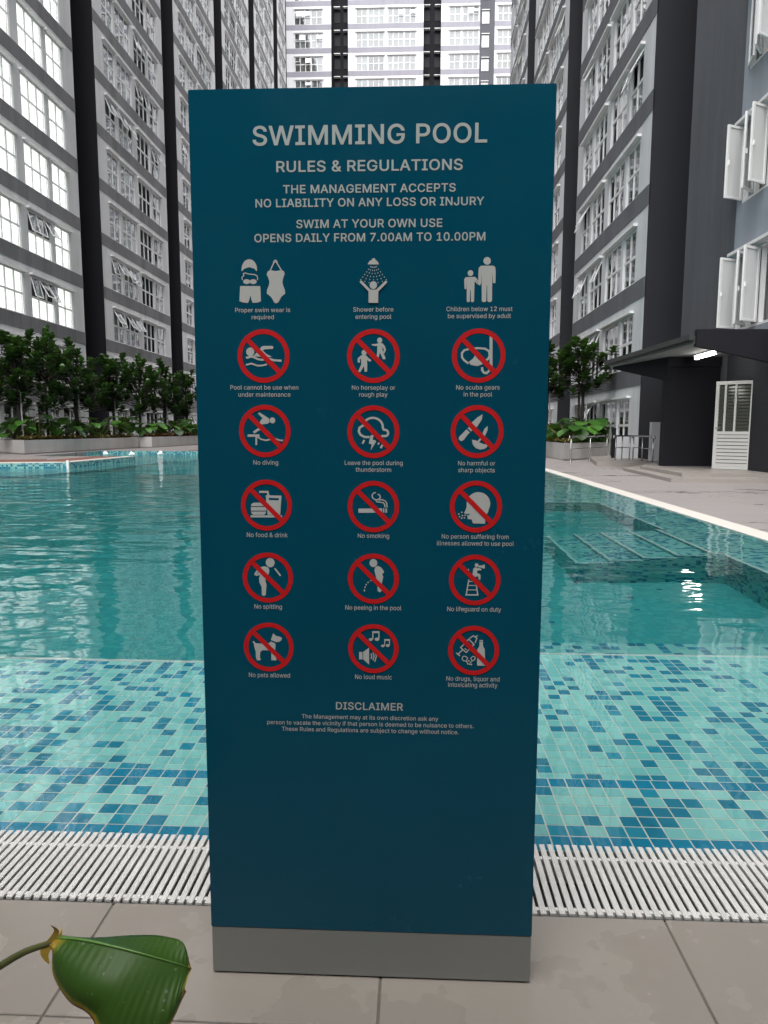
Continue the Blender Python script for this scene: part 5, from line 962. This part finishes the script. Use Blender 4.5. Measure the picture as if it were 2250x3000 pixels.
for i in range(NS+1):
    s_ = i/NS
    for j in range(-8, NTc+1):
        if j < 0:
            t_ = -j/8; p = mid[i].lerp(top[i], t_); p = p+Vector((0, -.004, .001))*math.sin(math.pi*t_)
        else:
            t_ = j/NTc; p = mid[i].lerp(bot[i], t_)
            p = p+Vector((0, -.012, .004))*math.sin(math.pi*t_)
        vein = math.sin(s_*150 - t_*9 + 1.5*math.sin(s_*11)) * (1.0 if j < 0 else .38+.25*math.sin(s_*7+t_*4)); p = p+Vector((0, -.00030, .00036))*vein*min(1, t_*6)
        if j > 0: p = p+Vector((0, -.0030, 0))*math.sin(s_*5.5-t_*2.2)*t_*(1-t_*.4)
        p = p+Vector((0, .004, 0))*math.sin(s_*9+t_*3)*t_
        VS.append(p-O)
        edge = min(1-t_, s_*1.5+.01, (1-s_)*2.6+.02) if j >= 0 else min(1-t_*.8, (1-s_)*1.6)
        AT.append(max(0, min(1, edge)))
W_ = NTc+9
b.add(VS, [(i*W_+j, i*W_+j+1, (i+1)*W_+j+1, (i+1)*W_+j) for i in range(NS) for j in range(W_-1)], 0, True, AT)
t = NT('canna_leaf'); a_ = t.n('Attribute', attribute_name='var'); nz = t.noise(55, 5, .7)
e_ = t.math('ADD', a_.outputs['Fac'], t.math('MULTIPLY', t.math('SUBTRACT', nz, .5), .17))
gcol = t.mix(t.noise(9, 3), (.022, .062, .007), (.050, .122, .012))
gcol = t.mix(t.math('MULTIPLY', t.noise(120, 2, .5, sc=(1, .1, .1)), .25), gcol, (.07, .16, .03))
c_ = t.ramp(e_, [(.0, (.16, .045, .02)), (.04, (.40, .24, .03)), (.10, (.30, .28, .03)), (.16, (.1, .2, .03))])
fac = t.ramp(e_, [(.07, 0.0), (.16, 1.0)])
cc = t.mix(fac, c_, gcol); spots = t.ramp(t.noise(160, 2, .5), [(.70, 0.0), (.73, 1.0)]); cc = t.mix(t.math('MULTIPLY', spots, .35), cc, (.4, .42, .36))
t.set(cc, .46, .35); tl = t.n('BsdfTranslucent'); t.l(t.mix(.5, cc, (.20, .42, .03)), tl.inputs[0]); ms = t.n('MixShader'); ms.inputs[0].default_value = .22
t.l(t.b.outputs[0], ms.inputs[1]); t.l(tl.outputs[0], ms.inputs[2]); t.l(ms.outputs[0], t.out.inputs[0])
t.bump(t.noise(240, 2, .5, sc=(1, .15, .15)), .2, .001)
lo = b.build('leaf_blade', t.m, lf, att=True)
sol = lo.modifiers.new('thickness', 'SOLIDIFY'); sol.thickness = .0006
b = MB(); b.tube([p-O+Vector((0, -.0012, .0004)) for p in mid[:-3]], [.0018*(1-i/NS*.85) for i in range(NS-2)], 8); b.build('midrib', M['rib'], lf)
st = smooth([(-.80, .45, .02), (-.76, .52, .22), (-.62, .66, .36), (-.5126, .7051, .4148), (-.4546, .6973, .4571), (-.4254, .6957, .476), (-.4003, .6931, .4879), (-.388, .694, .4925)], 40)
b = MB(); b.tube([p-O for p in st], [.0058-.003*i/40 for i in range(41)], 10); b.build('stalk', M['stalk'], lf)
b = MB()
for (p0, p1, p2, w_) in (((-.3926, .692, .4924), (-.3848, .6913, .5063), (-.389, .6877, .516), .0045), ((-.3829, .6898, .4964), (-.3792, .6911, .5056), (-.3825, .6963, .5088), .0018), ((-.395, .692, .492), (-.399, .69, .479), (-.394, .689, .468), .007)):
    c_ = smooth([p0, p1, p2], 8)
    b.add([q-O+Vector((sg*w_*(1-i/8)**.6, 0, 0)) for i, q in enumerate(c_) for sg in (-1, 1)], [(2*i, 2*i+1, 2*i+3, 2*i+2) for i in range(8)], 0, True)
b.build('dry_husk', M['husk'], lf)
pb = MB(); pb.prism([(-1.15, .15), (-.62, .15), (-.62, .68), (-1.15, .68)], .0005, .03, 0)
pb.build('root_pad', M['soil'], lf).location = -O

# ---------------------------------------------------------------- planters
def planter(name, pts, z0, z1, label, kerb=None):
    root = empty(name, (0, 0, 0), 0, label, 'planter', 'rendered planters round the pool')
    b = MB(); b.prism(pts, z0+.05, z1-.06); b.build('wall', M['planter'], root)
    c = sum((Vector(p) for p in pts), Vector((0, 0)))/len(pts)
    def grow(k): return [tuple(Vector(p)+(Vector(p)-c).normalized()*k) for p in pts]
    b = MB(); b.prism(grow(-.04), z0, z0+.052); b.build('plinth', M['step'], root)
    n = len(pts); inn = grow(-.22); b = MB()
    for i in range(n):
        j = (i+1) % n
        b.prism([pts[i], pts[j], inn[j], inn[i]], z1-.062, z1)
    b.build('rim', M['planter'], root)
    b = MB(); b.prism(grow(-.23), z1-.061, z1-.03); b.build('soil', M['soil'], root)
    return root
M['planter'] = render_wall('planter_render', (.49, .475, .46), .08, .08)
planter('planter', [(-13.66, 24.2), (-13.3, 33.6), (-16.9, 33.6), (-16.9, 26.9)], .13, .64, 'long light grey planter box holding the nearest trees at the far left')
planter('planter', [(-12.75, 33.9), (-12.1, 52), (-16.4, 52), (-16.4, 33.9)], .13, .66, 'light grey planter box set forward, its end showing left of the sign')
planter('planter', [(5.15, 24.4), (7.45, 27.1), (7.45, 50), (5.15, 50)], -.004, .60, 'white planter box behind the handrail on the right of the pool')

# ---------------------------------------------------------------- trees and plants
def leaf_faces(mb, p, d, L_, w_, var, cup=.25, droop=.25):
    d = d.normalized(); s_ = d.cross(Vector((0, 0, 1)))
    if s_.length < .1: s_ = d.cross(Vector((1, 0, 0)))
    s_.normalize(); u = s_.cross(d).normalized(); g = Vector((0, 0, -1))
    pr = [(0, .06), (.3, .34), (.65, .5), (.9, .3), (1, .02)]; vs = []
    for (t_, ww) in pr:
        c = p+d*(L_*t_)+g*(droop*L_*t_*t_)
        vs += [c-s_*ww*w_+u*cup*ww*w_, c, c+s_*ww*w_+u*cup*ww*w_]
    fs = []
    for i in range(len(pr)-1): fs += [(3*i, 3*i+1, 3*i+4, 3*i+3), (3*i+1, 3*i+2, 3*i+5, 3*i+4)]
    mb.add(vs, fs, 0, True, var)
def crown_mesh(seed, rx=1.35, rz=1.6, tips=62, z0=0.0):
    rr = random.Random(seed); mb = MB(); br = MB()
    for k in range(tips):
        while True:
            q = Vector((rr.uniform(-1, 1), rr.uniform(-1, 1), rr.uniform(-1, 1)))
            if .25 < q.length < 1: break
        ax = rx*(1.0+.25*rr.uniform(-1, 1)); tip = Vector((q.x*ax, q.y*ax, q.z*rz+rz*.85+z0))
        start = Vector((0, 0, max(0.0, tip.z*.45)))
        br.tube([start, start.lerp(tip, .5)+Vector((0, 0, -.1)), tip], [.022, .016, .009], 5)
        up = (q*.5+Vector((0, 0, .9))).normalized(); shade = rr.random()
        for whorl in range(4):
            nn = 5
            for j in range(nn):
                an = 2*math.pi*(j+.5*whorl+rr.uniform(-.2, .2))/nn
                side = Vector((math.cos(an), math.sin(an), 0)); el = (.15+.32*whorl)
                d = (side*math.cos(el)+up*math.sin(el)*1.1).normalized()
                base = tip - up*(.22-.09*whorl) + Vector((rr.uniform(-.03, .03),)*3)
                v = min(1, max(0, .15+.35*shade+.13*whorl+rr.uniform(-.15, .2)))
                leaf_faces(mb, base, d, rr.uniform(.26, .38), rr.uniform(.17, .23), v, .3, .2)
    return mb.mesh('crown', M['leaf'], att=True), br.mesh('branches', M['bark'])
CR = [crown_mesh(s_) for s_ in (3, 11, 29)]
def tree(x, y, z, top_z, k, rx, label, bare=1.6, group='round crowned trees in the left planters', stake=True):
    root = empty('broadleaf_tree', (x, y, z), random.uniform(0, 6.28), label, 'tree', group)
    hgt = top_z - z; ch = 3.25*1.0; sc = (hgt-bare)/ch
    cm, bm_ = CR[k]
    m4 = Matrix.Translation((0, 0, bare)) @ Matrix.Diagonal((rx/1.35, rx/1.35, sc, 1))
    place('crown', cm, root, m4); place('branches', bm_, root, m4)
    b = MB(); b.tube([(0, 0, 0), (.03, .02, bare*.5), (-.02, 0, bare), (.03, .02, bare+(hgt-bare)*.5), (0, 0, bare+(hgt-bare)*.8)], [.06, .052, .045, .03, .012], 9); b.build('trunk', M['bark'], root)
    if stake:
        b = MB(); b.tube([(.28, -.22, 0), (.20, -.16, 2.05)], .022, 6); b.build('support_stake', M['stake'], root)
        b = MB(); b.tube([(.12, -.16, 0), (.10, -.12, 2.15)], .06, 8); b.build('support_post', M['post_dark'], root)
        root.rotation_euler.z = random.uniform(-.6, .3)
TL = [(-14.6, 25.6, 4.75, 0, 1.35, 'leftmost tree at the far left edge beside a white stake'), (-14.5, 27.6, 5.3, 1, 1.1, 'tallest left tree, its thin crown letting the white wall through'),
      (-14.4, 29.6, 5.0, 2, 1.15, 'third tree from the left, lit bright green before the near charcoal recess'), (-14.3, 33.2, 4.7, 0, 1.35, 'tree in the middle of the left row, over the joint of the two planters'),
      (-14.2, 36.2, 5.1, 1, 1.3, 'tree just left of the second charcoal recess of the left block'), (-14.0, 39.2, 5.1, 2, 1.25, 'tree standing before the foot of the second charcoal recess'),
      (-13.8, 42.4, 4.7, 0, 1.25, 'last visible tree of the left row, touching the edge of the sign')]
for (x, y, tz, k, rx, lb) in TL: tree(x, y, .6, tz, k, rx, lb, 1.25)
tree(6.25, 27.2, .56, 4.75, 1, 1.25, 'round tree behind the handrail on the right, crown against the slate bands', 1.9, 'trees in the right planter')
tree(5.75, 31.5, .56, 5.3, 2, 1.35, 'darker tree half hidden behind the right edge of the sign', 1.9, 'trees in the right planter')
def bigplant(seed, nl=11, size=.5, hgt=.75):
    rr = random.Random(seed); lv = MB(); stm = MB()
    for k in range(nl):
        an = rr.uniform(0, 6.28); el = rr.uniform(.5, 1.35); Ls = hgt*rr.uniform(.6, 1.0)
        d = Vector((math.cos(an)*math.cos(el), math.sin(an)*math.cos(el), math.sin(el))); tip = d*Ls
        stm.tube([(0, 0, 0), d*Ls*.5+Vector((0, 0, .06)), tip], [.014, .011, .007], 5)
        dd = Vector((math.cos(an), math.sin(an), rr.uniform(-.35, .25)))
        leaf_faces(lv, tip, dd, size*rr.uniform(.65, 1.0), size*rr.uniform(.6, .8), rr.uniform(.1, 1), .22, .35)
    return lv.mesh('foliage', M['leaf2'], att=True), stm.mesh('stems', M['stalk'])
BP = [bigplant(s_) for s_ in (1, 2, 5)]
def bplant(x, y, z, k, sc, label, group):
    r_ = empty('elephant_ear_plant', (x, y, z), random.uniform(0, 6.28), label, 'plant', group); r_.scale = (sc, sc, sc)
    place('foliage', BP[k][0], r_); place('stems', BP[k][1], r_)
gl = 'broad leaved plants under the left trees'
LPL = ['bright broad leaved plant at the far left end of the left planter'] + ['broad leaved plant '+q for q in (
 'just right of the leftmost tree trunk, at the planter rim', 'at the foot of the tallest left tree', 'between the tallest tree and the third tree on the left', 'at the foot of the third tree from the left',
 'right of the third tree, below the near charcoal recess', 'low in the gap before the middle tree of the left row', 'at the right end of the long near left planter',
 'at the left end of the second left planter', 'at the foot of the tree left of the second charcoal recess', 'right of the fifth tree, at the rim of the second left planter', 'left of the sixth tree in the second left planter',
 'right of the sixth tree, before the second charcoal recess', 'left of the last visible tree of the left row', 'at the foot of the last left tree beside the sign edge', 'furthest of the left planter plants, almost behind the sign',
 'standing back behind the tallest left tree', 'standing back behind the third tree from the left', 'standing back against the near charcoal recess', 'standing back behind the joint of the two left planters', 'standing back behind the fifth tree of the left row', 'standing back behind the sixth tree of the left row')]
for i, (x, y) in enumerate([(-14.75, 25.5), (-14.3, 26.3), (-14.2, 27.6), (-14.3, 28.8), (-14.2, 29.9), (-14.0, 31.0), (-13.9, 32.0), (-13.9, 33.0), (-13.6, 34.8), (-13.4, 36.0), (-13.3, 37.2), (-13.2, 38.5), (-13.2, 39.8), (-13.1, 41.1), (-13.0, 42.4), (-12.9, 43.8), (-15.2, 27.4), (-15.2, 29.3), (-15.0, 31.5), (-14.6, 34.6), (-14.3, 37.0), (-14.2, 40.5)]):
    lab = LPL[i]
    bplant(x, y, .6, i % 3, random.uniform(.95, 1.5), lab, gl)
gp = 'broad leaved plants in the right planter'
RPL = ['broad leaved plant '+q for q in ('hanging over the rim just right of the right tree trunk', 'at the handrail end of the right planter, brightest leaves', 'directly before the trunk of the right tree', 'left of the right tree trunk near the pool side rim',
 'behind the right tree, nearest the slate banded wall', 'immediately behind the right tree trunk', 'on the pool side of the right planter behind the first tree', 'on the pool side of the right planter before the darker tree', 'in the middle of the right planter before the darker tree',
 'against the wall side, halfway between the two right trees', 'at the foot of the darker tree by the sign edge')]
for i, (x, y) in enumerate([(6.55, 27.0), (7.0, 27.5), (6.1, 26.6), (5.7, 27.0), (6.9, 28.6), (6.4, 28.4), (5.6, 28.6), (5.6, 30.2), (6.6, 30.4), (7.05, 29.8), (6.0, 31.8)]):
    lab = RPL[i]
    bplant(x, y, .56, i % 3, random.uniform(.9, 1.4), lab, gp)
def cover(pts_fn, n, z, mat, name, seed):
    rr = random.Random(seed); b = MB()
    for k in range(n):
        x, y = pts_fn(rr)
        for j in range(7):
            an = rr.uniform(0, 6.28); el = rr.uniform(.35, 1.2); d = Vector((math.cos(an)*math.cos(el), math.sin(an)*math.cos(el), math.sin(el)))
            leaf_faces(b, Vector((x, y, z+.04)), d, rr.uniform(.16, .28), .08, rr.random(), .2, .3)
    tag(b.build(name, mat, att=True), kind='stuff', label='low bromeliad like ground cover along the planter rim', cat='ground cover')
def seg(p, q, w): 
    def f(rr):
        t_ = rr.random(); s_ = rr.uniform(.08, w); P_ = Vector(p).lerp(Vector(q), t_); d = (Vector(q)-Vector(p)).normalized(); return P_.x-d.y*s_, P_.y+d.x*s_
    return f
cover(seg((-13.9, 25.0), (-13.45, 33.3), .55), 330, .60, M['cover'], 'ground_cover', 1)
cover(seg((-12.95, 34.2), (-12.6, 45), .5), 330, .62, M['cover2'], 'ground_cover', 2)
cover(lambda rr: (lambda t_, s_: (5.35+s_, 24.95+t_+s_*.8))(rr.uniform(0, 7), rr.uniform(0, .6)), 260, .56, M['cover'], 'ground_cover', 3)
cover(lambda rr: (lambda t_: (5.5+t_*1.9, 24.95+t_*2.2+rr.uniform(0, .4)))(rr.random()), 120, .56, M['leaf2'], 'ground_cover', 4)

# ---------------------------------------------------------------- porch of the right block
po = empty('entrance_porch', (0, 0, 0), 0, 'charcoal entrance porch with slanting flat canopy and two low steps on the right', 'porch')
b = MB(); b.prism([(5.25, 14.55), (9.0, 14.25), (9.0, 22), (7.60, 22), (5.47, 18.6)], -.003, .072); b.build('step', M['step'], po)
b = MB(); b.prism([(5.69, 15.13), (9.0, 15.05), (9.0, 21.9), (7.6, 21.9), (6.3, 19.4), (5.75, 18.1)], .0725, .148); b.build('step', M['step'], po)
b = MB(); b.box(6.28, 7.63, 18.1, 18.32, .15, 2.62); b.build('store_room', M['dark'], po)
b = MB(); b.box(7.64, 9.0, 17.35, 18.09, .15, 2.62); b.box(9.0, 9.1, 15.5, 18.1, .15, 2.6); b.build('return_wall', M['dark'], po)
b = MB(); b.prism([(5.86, 15.32), (7.60, 15.32), (7.60, 22.1), (5.98, 21.9), (5.62, 20.8)], 2.86, 3.0, 1, 0)
b.prism([(5.80, 15.30), (5.90, 15.30), (5.68, 20.95), (5.58, 20.95)], 2.90, 3.02, 0); b.build('canopy_slab', [M['roofing'], M['soffit']], po)
b = MB(); b.prism([(5.74, 15.26), (5.83, 15.26), (5.60, 21.0), (5.51, 21.0)], 2.93, 3.04); b.build('gutter', M['roofing'], po)
b = MB()
v = [(5.88, 15.22, 2.80), (7.62, 15.22, 2.42), (7.62, 15.22, 3.14), (5.88, 15.22, 3.14), (5.88, 15.36, 2.80), (7.62, 15.36, 2.42), (7.62, 15.36, 3.14), (5.88, 15.36, 3.14)]
b.add(v, [(0, 1, 2, 3), (7, 6, 5, 4), (0, 4, 5, 1), (1, 5, 6, 2), (2, 6, 7, 3), (3, 7, 4, 0)]); b.build('fascia', M['dark'], po)
b = MB(); b.box(6.30, 7.6, 18.02, 18.30, 2.622, 2.858); b.build('beam', M['dark'], po)
b = MB(); b.add([(5.72, 20.8, 2.79), (6.29, 18.06, 2.27), (6.29, 18.06, 2.857), (5.72, 20.8, 2.857), (5.83, 20.82, 2.79), (6.40, 18.09, 2.27), (6.40, 18.09, 2.857), (5.83, 20.82, 2.857)],
    [(0, 1, 2, 3), (7, 6, 5, 4), (0, 4, 5, 1), (1, 5, 6, 2), (2, 6, 7, 3), (3, 7, 4, 0)]); b.build('tapered_beam', M['dark'], po)
b = MB(); b.box(7.07, 7.46, 21.4, 21.55, .13, 1.29); b.build('side_screen', M['wall_r'], po)
b = MB(); b.prism([(6.76, 23.9), (7.5, 23.9), (7.5, 24.05), (6.76, 24.05)], .11, .86); b.build('ramp_wall', M['wall_r'], po)
b = MB(); b.prism([(5.3, 20.6), (7.5, 20.9), (7.5, 26.4), (6.2, 25.2)], -.002, .12); b.build('ramp', M['step'], po)
# lamp under the canopy: lit tube in a housing
lp = empty('canopy_lamp', (6.76, 16.85, 2.855), 0, 'lit fluorescent tube lamp fixed under the porch canopy', 'lamp')
lp.rotation_euler.z = R(-2)
b = MB(); b.box(-.07, .07, -.68, .68, -.03, .0); b.build('housing', M['white'], lp)
b = MB(); b.tube([(0, -.64, -.08), (0, .64, -.08)], .036, 12); b.build('tube', M['tube_on'], lp)
b = MB(); b.box(-.05, .05, -.70, -.645, -.12, -.0); b.build('end_cap', M['white'], lp)
b = MB(); b.box(-.05, .05, .645, .70, -.12, -.0); b.build('end_cap', M['white'], lp)
# louvred door, swung open
dr = empty('louvred_door', (7.67, 16.36, .155), math.atan2(16.9-16.36, 7.04-7.67), 'white door with dark glass louvres above and white slats below, standing open', 'door')
DW = .83; DH = 2.02
b = MB(); e = .075
b.box(0, e, -.02, .02, 0, DH); b.box(DW-e, DW, -.02, .02, 0, DH); b.box(e, DW-e, -.02, .02, DH-e, DH); b.box(e, DW-e, -.02, .02, .0, .06); b.box(e, DW-e, -.02, .02, .80, .87)
b.build('frame', M['door'], dr)
for x in (DW*.47, DW*.74):
    b = MB(); b.box(x-.022, x+.022, -.022, .022, .87, DH-e); b.build('mullion', M['door'], dr)
nb_ = 9; pitch = (.80-.06)/nb_
bl = MB(); bl.box(e, DW-e, -.014, .006, .004, pitch-.012, M=Matrix.Rotation(R(-7), 4, 'X')); blm = bl.mesh('slat', M['door'])
for i in range(nb_): place('slat', blm, dr, Matrix.Translation((0, 0, .06+pitch*i)))
gl_ = MB(); gl_.box(e, DW-e, -.003, .003, 0, .085, M=Matrix.Rotation(R(24), 4, 'X')); glm = gl_.mesh('glass_louvre', M['door_glass'])
for i in range(14): place('glass_louvre', glm, dr, Matrix.Translation((0, 0, .875+.0755*i)))
b = MB(); b.tube([(DW-.05, .02, .95), (DW-.05, .06, .95), (DW-.15, .06, .95)], .009, 6); b.build('handle', M['steel'], dr)
b = MB(); b.box(e, DW-e, -.034, -.03, .88, DH-e); b.build('backing', M['ink'], dr)
# handrails
def rail(pts, z, hgt, label):
    r_ = empty('handrail', (*pts[0], z), 0, label, 'handrail', 'stainless handrails by the ramp'); o_ = Vector((*pts[0], 0))
    for p in pts:
        b = MB(); q = Vector((*p, 0))-o_; b.tube([q, q+Vector((0, 0, hgt))], .021, 10); b.tube([q, q+Vector((0, 0, .012))], .05, 12); b.build('post', M['steel'], r_)
    q = [Vector((*p, hgt))-o_ for p in pts]
    d0 = (q[0]-q[1]).normalized()*.12; d1 = (q[-1]-q[-2]).normalized()*.12
    b = MB(); b.tube([q[0]+d0+Vector((0, 0, -.07)), q[0]+d0*.9, *q, q[-1]+d1*.9, q[-1]+d1+Vector((0, 0, -.07))], .027, 10); b.build('top_rail', M['steel'], r_)
    b = MB(); b.tube([p-Vector((0, 0, hgt*.47)) for p in q], .013, 8); b.build('mid_rail', M['steel'], r_)
rail([(5.05, 22.9), (5.95, 24.05), (7.0, 25.9)], 0.0, .84, 'long handrail running up in front of the white planter')
rail([(6.25, 22.1), (6.50, 22.3), (6.78, 22.45)], .11, .76, 'short handrail at the foot of the ramp, left one of the close pair')
rail([(6.86, 22.35), (6.9, 21.6), (6.75, 20.2)], .11, .76, 'handrail turning forward to the porch steps, ending beside the charcoal wall')
b = MB(); b.box(6.64, 6.75, 23.9, 24.0, 0, 1.12); b.build('dark_post', M['dark'], po)
